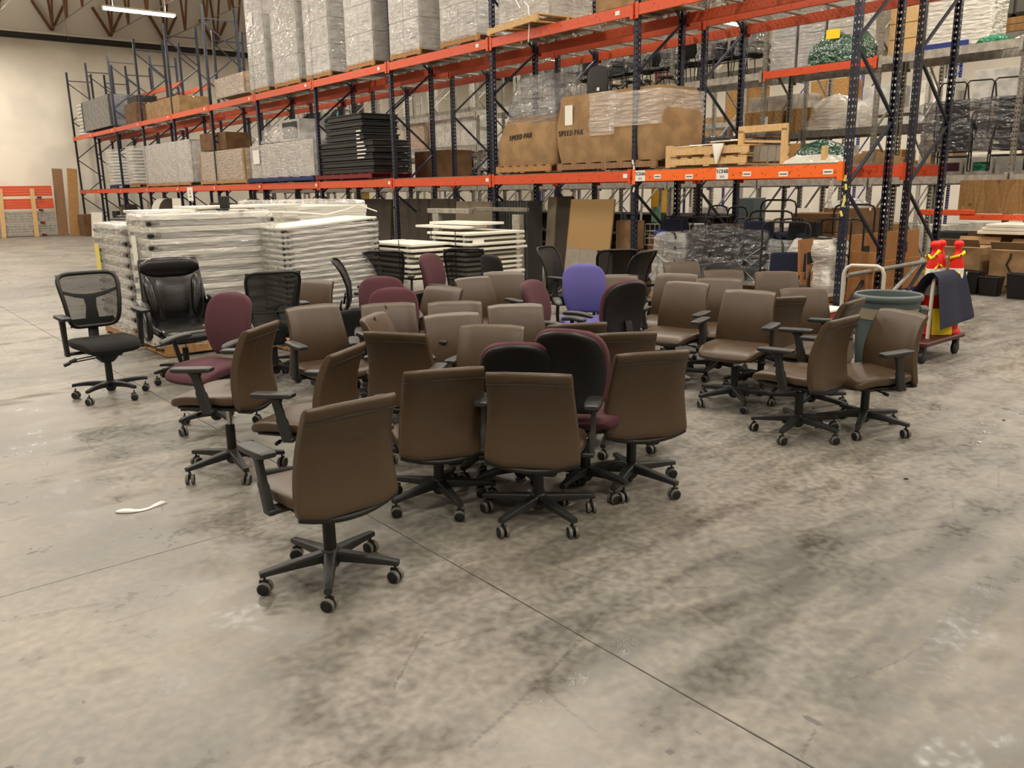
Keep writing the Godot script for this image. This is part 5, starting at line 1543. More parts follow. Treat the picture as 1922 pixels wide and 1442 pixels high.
	part("cone_mark", MB.new().prism(PackedVector2Array([Vector2(-0.05, 0.05), Vector2(0.05, 0.05), Vector2(0.015, 0.18), Vector2(-0.015, 0.18)]), 0.003), "cone_red", ys, Vector3(0, 0, 0.0), Basis(Vector3.RIGHT, -0.1).scaled(Vector3(1, 1, 1)))
	solo("red_box", bx(Vector3(0.24, 0.34, 0.26), 0.01), "red_plastic", "red plastic box on the maroon cart behind the blanket", "box", Vector3(-3.92, 0.40, -8.06), 0.2)
	solo("crate_under", bx(Vector3(0.26, 0.18, 0.28), 0.01), "film", "pale wrapped bundle under the red box on the cart", "bundle", Vector3(-3.92, 0.305 , -8.06), 0.2)
	# boxes and bins under the far rack at the right
	for q in [[-5.62, 0.66, 0.68, 0.7, "open brown carton behind the traffic posts"], [-4.72, 0.86, 0.66, 0.7, "wide open brown carton at the right edge with a cord over it"]]:
		var o := thing("open_carton", q[4], "box", Vector3(q[0], 0, -14.2), 0.0, "open cartons")
		part("box_body", bx(Vector3(q[1], q[2], q[3]), 0.004), "cardboard", o, Vector3(0, q[2] / 2, 0))
		for s in [-1.0, 1.0]:
			part("flap", MB.new().box(Vector3(0, 0.07, s * 0.05), Vector3(q[1] * 0.96, 0.15, 0.006), 0.0, Basis(Vector3.RIGHT, s * 0.7)), "cardboard", o, Vector3(0, q[2], s * q[3] / 2))
	var cd := thing("power_cord", "dark cord hanging down the open carton at the right edge", "cord", Vector3(-4.85, 0, -13.83))
	part("cable", MB.new().tube([Vector3(0.0, 0.62, 0), Vector3(0.0, 0.55, 0.02), Vector3(-0.04, 0.45, 0.02), Vector3(0.02, 0.35, 0.03), Vector3(0.07, 0.25, 0.03), Vector3(0.05, 0.14, 0.03), Vector3(-0.02, 0.12, 0.04)], 0.016, 6), "plastic", cd)
	for q in [[-5.32, 0.36, 0.34, -13.62, "black wastebasket with a white cord, left of the small one"], [-4.98, 0.30, 0.28, -13.55, "small black wastebasket in front of the wide carton"], [-4.52, 0.36, 0.36, -13.42, "black wastebasket cut by the right edge of the picture"]]:
		var wb := thing("wastebasket", q[4], "bin", Vector3(q[0], 0, q[3]), 0.0, "black wastebaskets")
		var w: float = q[1]
		var h: float = q[2]
		part("basket", MB.new().loft([ring(Vector3(0, 0, 0), Vector3.RIGHT, Vector3.BACK, w * 0.42, 0.10, 8.0, 24), ring(Vector3(0, h, 0), Vector3.RIGHT, Vector3.BACK, w * 0.5, 0.13, 8.0, 24), ring(Vector3(0, h, 0), Vector3.RIGHT, Vector3.BACK, w * 0.46, 0.115, 8.0, 24), ring(Vector3(0, 0.02, 0), Vector3.RIGHT, Vector3.BACK, w * 0.38, 0.085, 8.0, 24)], false).box(Vector3(0, 0.012, 0), Vector3(w * 0.8, 0.02, 0.18)), "bin_black", wb)
		part("rim", MB.new().loop(Array(ring(Vector3(0, h, 0), Vector3.RIGHT, Vector3.BACK, w * 0.5, 0.13, 8.0, 24)), 0.008, 6), "bin_black", wb)
	solo("twisted_string", MB.new().tube([Vector3(0, 0, 0), Vector3(0.02, 0.15, 0.01), Vector3(0.05, 0.33, 0)], 0.012, 6), "white", "white twisted cord hanging on the left black wastebasket", "cord", Vector3(-5.36, 0.01, -13.47))
	for k in 3:
		solo("white_tabletop", bx(Vector3(2.2, 0.05, 0.9), 0.006), "laminate_white", "white table top lying on the cartons at the right, %s" % nth(k), "table top", Vector3(-4.55 + 0.06 * k, 0.88 + 0.055 * k, -15.0), 0.0, "white table tops")
	for k in 3:
		carton("dark carton carrying the white table tops, %s from left" % nth(k), Vector3(0.6, 0.84, 0.6), Vector3(-5.4 + 0.75 * k, 0, -15.1), 0.0, "cardboard_dark", "dark cartons at the right", false)

func left_side_goods() -> void:
	var X := -40.9
	# bundles of orange and pale rack rails on timber uprights
	for lv in 4:
		var col: String = ["pale_steel", "pale_steel", "orange_steel", "orange_steel"][lv]
		var w: float = [4.6, 4.6, 4.4, 4.0][lv]
		for k in 4:
			for r in 2:
				solo("spare_rail", bx(Vector3(0.10, 0.10, w), 0.008), col, "spare %s rack rail by the end wall, bundle %s, layer %s, %s" % ["white" if lv < 2 else "orange", nth(lv), nth(k), ["front", "back"][r]], "rack rail", Vector3(X + 0.14 * r, 0.16 + lv * 0.53 + 0.107 * k, -8.0 + w / 2), 0.0, "spare rails in the pile")
		for s in [0.5, 2.0, 3.6]:
			solo("timber_bearer", bx(Vector3(0.4, 0.08, 0.12)), "blue_wood" if lv == 3 else "red_wood", "timber bearer under spare rail bundle %s, %s" % [nth(lv), ["right", "middle", "left"][int(s / 1.5)]], "bearer", Vector3(X + 0.07, 0.05 + lv * 0.53, -8.0 + s), 0.0, "timber bearers")
	for k in 2:
		solo("timber_upright", MB.new().box(Vector3(0, 1.0, 0), Vector3(0.07, 2.0, 0.17), 0.005, Basis(Vector3.RIGHT, [-0.06, -0.03][k])), "pine", "pine upright holding the spare rails, %s" % ["left one", "right one"][k], "timber", Vector3(X + 0.27, 0, [-6.0, -7.2][k]), 0.0, "pine uprights")
	for k in 2:
		solo("long_plank", MB.new().box(Vector3(0, 1.42, 0), Vector3(0.06, 2.85, 0.40), 0.006, Basis(Vector3.RIGHT, [-0.05, -0.10][k]) * Basis(Vector3.BACK, 0.09)), "plank_wood" if k == 0 else "pallet_wood", "long %s plank leaning on the white end wall" % ["dark weathered left", "pale right"][k], "plank", Vector3(-40.9 + 0.35 * k, 0, [-8.3, -8.75][k]), 0.0, "leaning planks")
	# clutter under the far racks
	rng.seed = 33
	var lots := [["panel_grey", "grey panel"], ["panel_taupe", "taupe panel"], ["panel_brown", "brown panel"], ["carton_dark", "dark box"], ["cardboard_dark", "brown box"], ["panel_dark", "black panel"]]
	for k in 26:
		var q: Array = lots[rng.randi() % lots.size()]
		var x := -39.5 + k * 0.86
		var s := Vector3(snappedf(rf(0.5, 1.1), 0.1), snappedf(rf(0.9, 1.5), 0.1), snappedf(rf(0.05, 0.5), 0.05))
		solo("stored_screen" if "panel" in q[1] else "stored_box", bx(s, 0.004), q[0], "%s under the far racks, %s from the left, lot %s" % [q[1], nth(k % 13), nth(k / 13)], "panel" if "panel" in q[1] else "box", Vector3(x, s.y / 2, -9.75 - rf(0.0, 0.5)), 0.0, "goods under the far racks")
	for k in 4:
		solo("round_tabletop", MB.new().at(Vector3.ZERO, Basis(Vector3.UP, 0.5) * Basis(Vector3.RIGHT, PI / 2)).lathe([Vector2(0.001, -0.015), Vector2(0.50, -0.015), Vector2(0.50, 0.015), Vector2(0.001, 0.015)], 28), "laminate" if k < 2 else "panel_brown", "%s round table top standing under the far racks, %s" % ["pale" if k < 2 else "dark brown", nth(k)], "table top", Vector3(-30.9 + 0.22 * k + (7.0 if k == 3 else 0.0), 1.05, -9.5 - 0.06 * k), 0.0, "round table tops")
	board("pale_screen", "pale upright panel under the far racks beside the round tops", "panel", Vector3(0.9, 1.55, 0.05), Vector3(-28.9, 0, -9.3), "laminate", 0.0, 0.05)
	board("laminate_sheet", "white panel leaning by the end frames", "panel", Vector3(0.8, 1.0, 0.05), Vector3(-37.9, 0, -8.9), "laminate", 0.3, 0.1)
	carton("brown stack box beside the leaning planks", Vector3(1.0, 0.9, 0.8), Vector3(-39.5, 0, -9.1), 0.0, "cardboard_dark", "boxes by the planks", false)
	carton("red box by the leaning planks at the end wall", Vector3(0.7, 0.55, 0.6), Vector3(-38.2, 0, -9.2), 0.0, "orange_steel", "boxes by the planks", false)

# ---------------------------------------------------------------- loads on the blue racks
const UP_Y := 4.21
const LO_Y := 1.942

func sack_mesh() -> Mesh:
	return once("sack", func():
		var r := []
		for q in [[0.0, 0.2], [0.04, 0.62], [0.12, 0.9], [0.3, 1.0], [0.7, 1.0], [0.88, 0.9], [0.96, 0.62], [1.0, 0.2]]:
			r.append(ring(Vector3(lerpf(-0.5, 0.5, q[0]), 0, 0), Vector3.UP, Vector3.BACK, 0.06 * q[1], 0.40 * (0.8 + 0.2 * q[1]), 2.8, 16))
		return MB.new().loft(r).mesh())

func wrapped_block(where: String, x0: float, x1: float, y: float, z: float, d: float, cols: int, rows: int, ch: float, m: String, wm: String, plain := false) -> void:
	# cartons in columns and rows on a pallet, film round the lot
	var w := x1 - x0
	for r in rows:
		for c in cols:
			var cc := carton("%s carton %s, %s layer, %s column" % [{"carton_grey": "grey", "carton_dark": "dark grey", "carton_white": "white", "cardboard": "brown", "osb": "tan"}.get(m, "plain"), where, nth(r), nth(c)], Vector3(w / cols - 0.016, ch - 0.014, d), Vector3(x0 + w * (c + 0.5) / cols, y + 0.132 + r * ch, z), 0.0, m, "cartons %s" % where, false)
			if not plain and c == cols - 1 and ch < 0.6:
				for k in 2:
					part("hand_slot", bx(Vector3(0.24, 0.012, 0.003)), "ink", cc, Vector3(0.05, ch * (0.35 + 0.3 * k), d / 2 + 0.001))
	film_wrap("film round the load %s" % where, Vector3(w + 0.02, rows * ch + 0.01, d + 0.02), Vector3((x0 + x1) / 2, y + 0.10, z), 0.0, wm, false, 0.006)

func build_rack_loads() -> void:
	rng.seed = 12
	# tall wrapped stacks of grey cartons on the upper level
	var up := [[-22.01, -20.9, 0.0], [-20.52, -19.09, 0.3], [-18.76, -17.55, 0.0], [-16.82, -15.66, 0.2], [-15.04, -13.95, 0.0], [-13.28, -12.12, 0.1]]
	for k in up.size():
		var q: Array = up[k]
		var c: float = (q[0] + q[1]) / 2
		pallet("pallet under the %s tall grey stack on the upper orange rail" % nth(k), Vector3(c, UP_Y, ZF - 0.5), 0.0, "pallet_wood", q[1] - q[0], 1.0)
		wrapped_block("in the %s tall stack on the upper rail" % nth(k), q[0], q[1], UP_Y, ZF - 0.5, 1.0, 2, 4, 0.56, "carton_grey", "wrap")
	solo("paper_label", bx(Vector3(0.24, 0.34, 0.003)), "white", "white paper label on the first tall grey stack", "label", Vector3(-21.6, 6.0, ZF + 0.026))
	# skewed pallet with low grey cartons, and a brown carton beside it
	pallet("pallet set askew over the upper orange rail, loaded with grey cartons", Vector3(-10.95, UP_Y, ZF - 0.42), -0.12, "pine", 1.5, 1.2)
	wrapped_block("on the askew pallet", -11.6, -10.3, UP_Y, ZF - 0.5, 0.95, 2, 2, 0.62, "carton_grey", "wrap")
	solo("cord", MB.new().tube([Vector3(-0.4, 0.95, 0.02), Vector3(-0.1, 0.45, 0.05), Vector3(0.1, 0.2, 0.06), Vector3(0.2, 0.28, 0.06), Vector3(0.32, 0.2, 0.08), Vector3(0.36, 0.0, 0.09), Vector3(0.35, -0.35, 0.11)], 0.009, 6), "white", "white cord hanging over the askew pallet", "cord", Vector3(-10.95, UP_Y + 0.1, ZF + 0.06))
	var bc := thing("large_carton", "brown carton with dark printed letters on the upper level, right of the askew pallet", "box", Vector3(-8.75, UP_Y, ZF - 0.52), 0.0, "large brown cartons")
	part("box_body", bx(Vector3(1.15, 0.95, 0.95), 0.01), "cardboard", bc, Vector3(0, 0.475, 0))
	text_part("SPEED PAK", 0.10, bc, Vector3(-0.1, 0.42, 0.477), "ink_soft", "lettering")
	# far end, upper level
	for k in 9:
		solo("sack", sack_mesh(), "film", "white sack in the pile at the far end of the upper level, %s up" % nth(k), "sack", Vector3(-40.6, UP_Y + 0.06 + 0.118 * k * 1.25, ZF - 0.45), rf(-0.05, 0.05), "sacks on the upper level")
	wrapped_block("at the far end of the upper level", -39.7, -35.4, UP_Y, ZF - 0.5, 1.0, 3, 1, 1.15, "carton_dark", "wrap_smoke", true)
	carton("tan carton with white tape at the far end of the upper level", Vector3(1.4, 0.7, 0.9), Vector3(-33.0, UP_Y, ZF - 0.5), 0.0, "cardboard_dark", "cartons at the far end")
	carton("dark flat box on the tan carton at the far end", Vector3(1.2, 0.25, 0.7), Vector3(-33.0, UP_Y + 0.7, ZF - 0.5), 0.0, "carton_dark", "cartons at the far end", false)
	carton("large tan carton at the far end of the upper level, behind crossing braces", Vector3(3.4, 0.52, 0.95), Vector3(-29.4, UP_Y, ZF - 0.5), 0.0, "cardboard", "cartons at the far end")
	wrapped_block("left of the first tall stack", -24.6, -22.4, UP_Y, ZF - 0.5, 0.95, 1, 1, 0.52, "cardboard", "wrap")
	# --- lower level, from the far end
	for s in 2:
		for k in 11:
			solo("sack", sack_mesh(), "film", "white sack on the lower level, %s pile from the far end, %s up" % [nth(s), nth(k)], "sack", Vector3([-36.2, -33.4][s], LO_Y + 0.19 + 0.118 * k, ZF - 0.45), PI / 2 + rf(-0.1, 0.1), "sacks on the lower level")
		pallet("pallet under the %s sack pile on the lower level" % nth(s), Vector3([-36.2, -33.4][s], LO_Y, ZF - 0.5), 0.0, "blue_wood" if s == 0 else "pallet_wood", 1.2, 1.0)
		film_wrap("film round the %s sack pile on the lower level" % nth(s), Vector3(0.9, 1.36, 1.02), Vector3([-36.2, -33.4][s], LO_Y + 0.13, ZF - 0.45), 0.0, "wrap_thick", true, 0.03)
	pallet("pallet under the wide grey load at the far end of the lower level", Vector3(-29.6, LO_Y, ZF - 0.5), 0.0, "pallet_wood", 4.6, 1.0)
	wrapped_block("of two wide grey cases on the lower level", -31.9, -27.0, LO_Y, ZF - 0.5, 1.0, 3, 1, 1.30, "carton_grey", "wrap", true)
	pallet("pallet under the wrapped brown cartons on the lower level", Vector3(-24.6, LO_Y, ZF - 0.5), 0.0, "pallet_wood", 3.6, 1.0)
	wrapped_block("of brown cartons on the lower level", -26.4, -22.9, LO_Y, ZF - 0.5, 0.95, 4, 1, 0.85, "cardboard", "wrap")
	carton("open brown carton lying on the wrapped brown load", Vector3(1.5, 0.5, 0.8), Vector3(-25.4, LO_Y + 1.0, ZF - 0.5), 0.15, "cardboard_dark", "cartons on the lower level", false)
	# blue pallet with grey cartons
	pallet("blue pallet under the grey cartons on the lower level", Vector3(-20.5, LO_Y, ZF - 0.45), 0.0, "blue_wood", 3.9, 1.1)
	wrapped_block("on the blue pallet", -22.4, -18.65, LO_Y, ZF - 0.5, 1.0, 4, 1, 0.86, "carton_grey", "wrap", true)
	var sc := carton("grey carton with a dark opening, on top of the blue pallet load", Vector3(1.15, 0.52, 0.7), Vector3(-20.2, LO_Y + 1.0, ZF - 0.5), 0.0, "carton_grey", "cartons on the blue pallet", false)
	part("dark_opening", bx(Vector3(0.85, 0.40, 0.004)), "carton_dark", sc, Vector3(0.05, 0.26, 0.353))
	film_wrap("crumpled film over the blue pallet load", Vector3(2.6, 0.45, 0.9), Vector3(-20.9, LO_Y + 1.0, ZF - 0.5), 0.0, "wrap", true, 0.05, 0.4)
	solo("paper_label", bx(Vector3(0.42, 0.36, 0.003)), "white", "white delivery note on the blue pallet load", "label", Vector3(-21.95, 2.62, ZF + 0.03))
	# dark totes on a red pallet
	pallet("red pallet under the dark folded totes on the lower level", Vector3(-17.2, LO_Y, ZF - 0.45), 0.0, "red_wood", 2.6, 1.05)
	for k in 9:
		var w := 2.5 if k < 5 else 1.75 - 0.06 * (k - 5)
		var xo := 0.0 if k < 5 else 0.05
		solo("folded_tote", MB.new().box(Vector3(0, 0.07, 0), Vector3(w, 0.128, 0.9), 0.012).box(Vector3(0, 0.115, 0), Vector3(w + 0.05, 0.03, 0.95), 0.008), "tote", "dark grey tote in the pile on the red pallet, %s from the bottom" % nth(k), "tote", Vector3(-17.25 + xo + rf(-0.04, 0.04), LO_Y + 0.132 + 0.142 * k, ZF - 0.5), rf(-0.02, 0.02), "totes on the red pallet")
	var pr := thing("tote_print", "small white printed lines on the front of the dark totes", "print", Vector3(-16.55, LO_Y + 0.7, ZF + 0.012))
	for k in 8:
		part("print_line", bx(Vector3([0.2, 0.14, 0.16, 0.3, 0.34, 0.4, 0.36, 0.3][k], 0.025, 0.003)), "white", pr, Vector3([0.1, 0.07, 0.08, 0.15, 0.17, 0.2, 0.18, 0.15][k], 0.32 - 0.08 * k, 0))
	# small brown carton in the second row
	carton("plain brown carton in the second rack row, between blue posts", Vector3(1.3, 0.62, 0.7), Vector3(-16.2, LO_Y, ROW2 - 0.5), 0.0, "cardboard_dark", "cartons in the second row", false)
	carton("brown carton hidden behind the printed cartons, second rack row", Vector3(0.9, 0.5, 0.7), Vector3(-12.6, LO_Y, ROW2 - 0.5), 0.0, "cardboard", "cartons in the second row", false)
	# two big bulging cartons with printed letters
	for k in 2:
		var w: float = [1.50, 2.20][k]
		var hh: float = [0.80, 1.02][k]
		var g := thing("large_carton", ["bulging brown carton with printed letters, narrowing to grey film at its top", "wide bulging brown carton with printed letters, open top full of black parts"][k], "box", Vector3([-11.0, -9.08][k], LO_Y + 0.132, ZF - 0.52), 0.0, "large brown cartons")
		var rings := []
		for q in ([[0.0, 1.0, 1.0], [0.25, 1.03, 1.05], [0.55, 1.0, 1.04], [0.8, 0.92, 0.95], [1.0, 0.84, 0.86]] if k == 0 else [[0.0, 0.97, 1.0], [0.25, 1.02, 1.06], [0.55, 1.03, 1.07], [0.85, 0.98, 1.0], [1.0, 0.95, 0.97]]):
			rings.append(ring(Vector3((0.10 if k == 0 else -0.02) * q[0], hh * q[0], 0), Vector3.RIGHT, Vector3.BACK, w / 2 * q[1], 0.47 * q[2], 12.0, 48))
		part("box_body", MB.new().loft(rings), "cardboard", g)
		var tx := text_part("SPEED PAK", 0.088 if k == 0 else 0.084, g, Vector3([-0.06, -0.74][k], [0.47, 0.46][k], [0.492, 0.502][k]), "ink", "lettering", "Droid Sans", 0.004)
		if k == 0: tx.transform.basis = Basis(Vector3(1, 0.05, 0), Vector3(0.22, 1, 0), Vector3(0, 0, 1))
		pallet("pallet under the bulging carton, %s" % ["narrow one", "wide one"][k], Vector3([-11.0, -9.08][k], LO_Y, ZF - 0.5), 0.0, "pallet_wood" if k == 0 else "plank_wood", w * 0.95, 1.0)
	film_wrap("grey film gathered above the narrow bulging carton", Vector3(1.25, 0.80, 0.85), Vector3(-10.88, LO_Y + 0.78, ZF - 0.52), 0.0, "wrap_smoke", true, 0.03, 0.35)
	film_wrap("clear film patch on the wide bulging carton, left", Vector3(0.55, 0.62, 1.03), Vector3(-9.15, LO_Y + 0.52, ZF - 0.52), 0.0, "wrap", false, 0.01)
	film_wrap("clear film band on the wide bulging carton, right", Vector3(1.0, 0.48, 1.04), Vector3(-8.50, LO_Y + 0.62, ZF - 0.52), 0.0, "wrap", false, 0.01)
	solo("paper_label", bx(Vector3(0.17, 0.30, 0.003)), "white", "white delivery note on the wide bulging carton", "label", Vector3(-9.86, LO_Y + 0.86, ZF - 0.012), 0.0)
	# parts sticking out of the wide carton
	var cb := thing("chair_component", "black chair back with a small white label standing in the wide carton", "chair back", Vector3(-9.72, LO_Y + 1.1, ZF - 0.5), 0.12)
	part("shell", once("cbshell", func():
		var r := []
		for q in [[0.0, 0.85], [0.15, 0.97], [0.5, 1.0], [0.8, 0.95], [0.95, 0.75], [1.0, 0.4]]:
			r.append(ring(Vector3(0, 0.52 * q[0], -0.03 * q[0]), Vector3.RIGHT, Vector3.BACK, 0.21 * q[1], 0.04 * q[1], 3.6, 24))
		return MB.new().loft(r).mesh()), "plastic", cb)
	part("tag", bx(Vector3(0.05, 0.05, 0.004)), "white", cb, Vector3(0.05, 0.16, 0.042))
	for k in 4:
		var ar := thing("chair_component", "black chair arm lying across the top of the wide carton, %s from left" % nth(k), "chair arm", Vector3(-9.25 + 0.33 * k, LO_Y + 1.17 + 0.02 * (k % 2), ZF - 0.42), rf(0, 3), "chair arms in the carton")
		part("pad", arm_pad_mesh("tpad", 0.25, 0.088, 0.032), "plastic", ar, Vector3(0, 0.10, 0))
		part("bar", MB.new().tube([Vector3(0, 0.0, -0.18), Vector3(0, 0.06, -0.1), Vector3(0, 0.09, 0.02), Vector3(0.0, 0.05, 0.16), Vector3(0, -0.02, 0.2)], 0.015, 6), "plastic", ar)
	# pallet, papers and crate frame on the nearest bay
	for k in 2:
		var p2 := pallet("pale pallet on the nearest lower bay, %s" % ["lower", "upper"][k], Vector3(-7.15, LO_Y + 0.135 * k, ZF - 0.48), 0.03 * k, "pine", 1.25, 1.0)
	solo("post_stub", bx(Vector3(0.09, 0.30, 0.09), 0.004), "pine", "short pine post at the left end of the pale pallets", "timber", Vector3(-7.83, LO_Y + 0.15, ZF - 0.05))
	for k in 6:
		solo("paper_sheet", bx(Vector3(rf(0.3, 0.5), 0.012, rf(0.3, 0.42)), 0.002), ["white", "white", "cardboard", "film", "white", "cardboard_dark"][k], "flat sheet of %s lying on the pale pallets, %s from left" % [["white paper", "white paper", "brown card", "film", "white paper", "dark card"][k], nth(k)], "paper", Vector3(-7.6 + 0.2 * k, LO_Y + 0.285 + 0.014 * k, ZF - 0.3 - 0.08 * (k % 3)), rf(-0.6, 0.6), "papers on the pallets")
	solo("film_tail", MB.new().loft([ring(Vector3(0, 0, 0), Vector3.RIGHT, Vector3.BACK, 0.10, 0.03, 2.0, 10), ring(Vector3(0.01, -0.12, 0.02), Vector3.RIGHT, Vector3.BACK, 0.06, 0.03, 2.0, 10), ring(Vector3(0.0, -0.26, 0.02), Vector3.RIGHT, Vector3.BACK, 0.015, 0.01, 2.0, 10)]), "film", "tail of white film hanging down the pale pallets", "film", Vector3(-6.95, LO_Y + 0.29, ZF + 0.04))
	var cf := thing("open_crate", "open pine crate frame standing on the nearest bay", "crate", Vector3(-6.38, LO_Y, ZF - 0.12), 0.0)
	for s in [-1.0, 1.0]:
		part("side_post", bx(Vector3(0.085, 0.44, 0.04), 0.003), "pine", cf, Vector3(s * 0.32, 0.22, 0))
	part("top_rail", bx(Vector3(0.72, 0.085, 0.04), 0.003), "pine", cf, Vector3(0, 0.45, 0))
	part("mid_rail", bx(Vector3(0.60, 0.03, 0.04), 0.003), "pine", cf, Vector3(0, 0.29, -0.03), Basis(Vector3.BACK, -0.06))
	for k in 5:
		part("slat", bx(Vector3(0.115, 0.20, 0.018), 0.003), "panel_ash", cf, Vector3(-0.24 + 0.12 * k, 0.14, -0.05))
	film_wrap("white bundle of crumpled film beside the crate frame", Vector3(0.62, 0.09, 0.5), Vector3(-5.78, LO_Y, ZF - 0.4), 0.2, "wrap_haze", true, 0.04, 0.4)
	solo("timber_stub", bx(Vector3(0.06, 0.2, 0.06), 0.003), "pine", "little pine stub standing at the right of the crumpled film", "timber", Vector3(-5.55, LO_Y + 0.1, ZF - 0.2))

# ---------------------------------------------------------------- racks behind, across the aisles
func row_of(row: int, z: float, xs: Array, h: float, levels: Array, steel: String, rail_m: String, mixed := {}) -> void:
	var f0: Node3D
	for i in xs.size():
		var lab := "%s upright frame of the %s, %s from the right" % ["blue" if row == 4 else "grey perforated", rack_name(row), nth(i)]
		if f0 == null:
			f0 = make_frame(h, FD, steel, 0.08, 0.1, 0.85, true)
			f0.name = nm("rack_upright")
			add_child(f0, true)
			f0.position = Vector3(xs[i], 0, z)
			tag(f0, lab, "rack frame", "upright frames of the %s" % rack_name(row))
			f0.set_meta("base_name", "rack_upright")
		else:
			copy(f0, lab, Vector3(xs[i], 0, z))
	var rail: Node3D
	var deck: Node3D
	for i in xs.size() - 1:
		var L: float = xs[i] - xs[i + 1]
		for lv in levels.size():
			var only: Array = levels[lv][1] if levels[lv] is Array else []
			if only.size() and not (i in only): continue
			var y: float = levels[lv][0] if levels[lv] is Array else levels[lv]
			for side in 2:
				var lab2 := "%s rail of the %s, %s level, %s, %s bay" % ["orange" if mixed.has([i, lv, side]) else "pale steel", rack_name(row), nth(lv), "front" if side == 0 else "rear", nth(i)]
				var p := Vector3((xs[i] + xs[i + 1]) / 2, y, z if side == 0 else z - FD)
				var o: Node3D
				if rail == null:
					rail = make_rail(L - 0.075, 0.14, rail_m)
					rail.name = nm("rack_rail"); rail.set_meta("base_name", "rack_rail")
					add_child(rail, true); rail.position = p
					tag(rail, lab2, "rack rail", "rails of the %s" % rack_name(row))
					o = rail
				else:
					o = copy(rail, lab2, p, 0.0 if side == 0 else PI)
				for c in o.get_children(): c.material_override = M[mixed.get([i, lv, side], rail_m)]
			var ld := "deck on the %s level of the %s, %s bay" % [nth(lv), rack_name(row), nth(i)]
			var pd := Vector3((xs[i] + xs[i + 1]) / 2, y + 0.075, z - FD / 2)
			if deck == null:
				deck = make_deck(L - 0.09, FD)
				deck.name = nm("wire_deck"); deck.set_meta("base_name", "wire_deck")
				add_child(deck, true); deck.position = pd
				tag(deck, ld, "shelf deck", "wire decks of the %s" % rack_name(row))
			else:
				copy(deck, ld, pd)

func span(x0: float, step: float, n: int) -> Array:
	var a := []
	for k in n: a.append(x0 - step * k)
	return a

func chair_row(where: String, x0: float, x1: float, y: float, z: float, n: int, m: String, film: String, flip := false) -> void:
	for k in n:
		var x := lerpf(x0, x1, (k + 0.5) / n)
		side_chair("%s chair %s, %s from left" % ["black" if m == "fabric_black" else "navy", where, nth(k)], Vector3(x, y, z + 0.05 * (k % 2)), rf(-0.6, 0.6) + (PI if k % 3 == 0 else 0.0), m, flip and k % 2 == 1, "chairs stored %s" % where)
		if film != "" and k % 2 == 0:
			film_wrap("film over chairs %s, %s from left" % [where, nth(k / 2)], Vector3(0.66 * minf(1.0, (x1 - x0) / n * 1.3), 0.52, 0.62), Vector3(x, y + 0.42, z), rf(-0.2, 0.2), film, true, 0.03, 0.12)

func mound(label: String, s: Vector3, p: Vector3, m: String, sd: int, yaw := 0.0, group := "film-covered mounds") -> MeshInstance3D:
	var f := noise(1.6, sd, 3)
	var rings := []
	for j in 9:
		var t := j / 8.0
		var k := sqrt(maxf(0.02, 1.0 - pow(t, 2.6))) if j < 8 else 0.1
		var r := ring(Vector3(0, s.y * t, 0), Vector3.RIGHT, Vector3.BACK, s.x / 2 * k, s.z / 2 * k, 6.0 - 3.0 * t, 36)
		for i in r.size():
			var q := r[i]
			r[i] = q * (1.0 + f.get_noise_3d(q.x * 2, q.y * 2, q.z * 2) * 0.10)
			r[i].y = q.y + f.get_noise_2d(q.x * 3, q.z * 3) * 0.05 * t
		rings.append(r)
	return solo("wrapped_load", MB.new().loft(rings), m, label, "wrapped load", p, yaw, group)

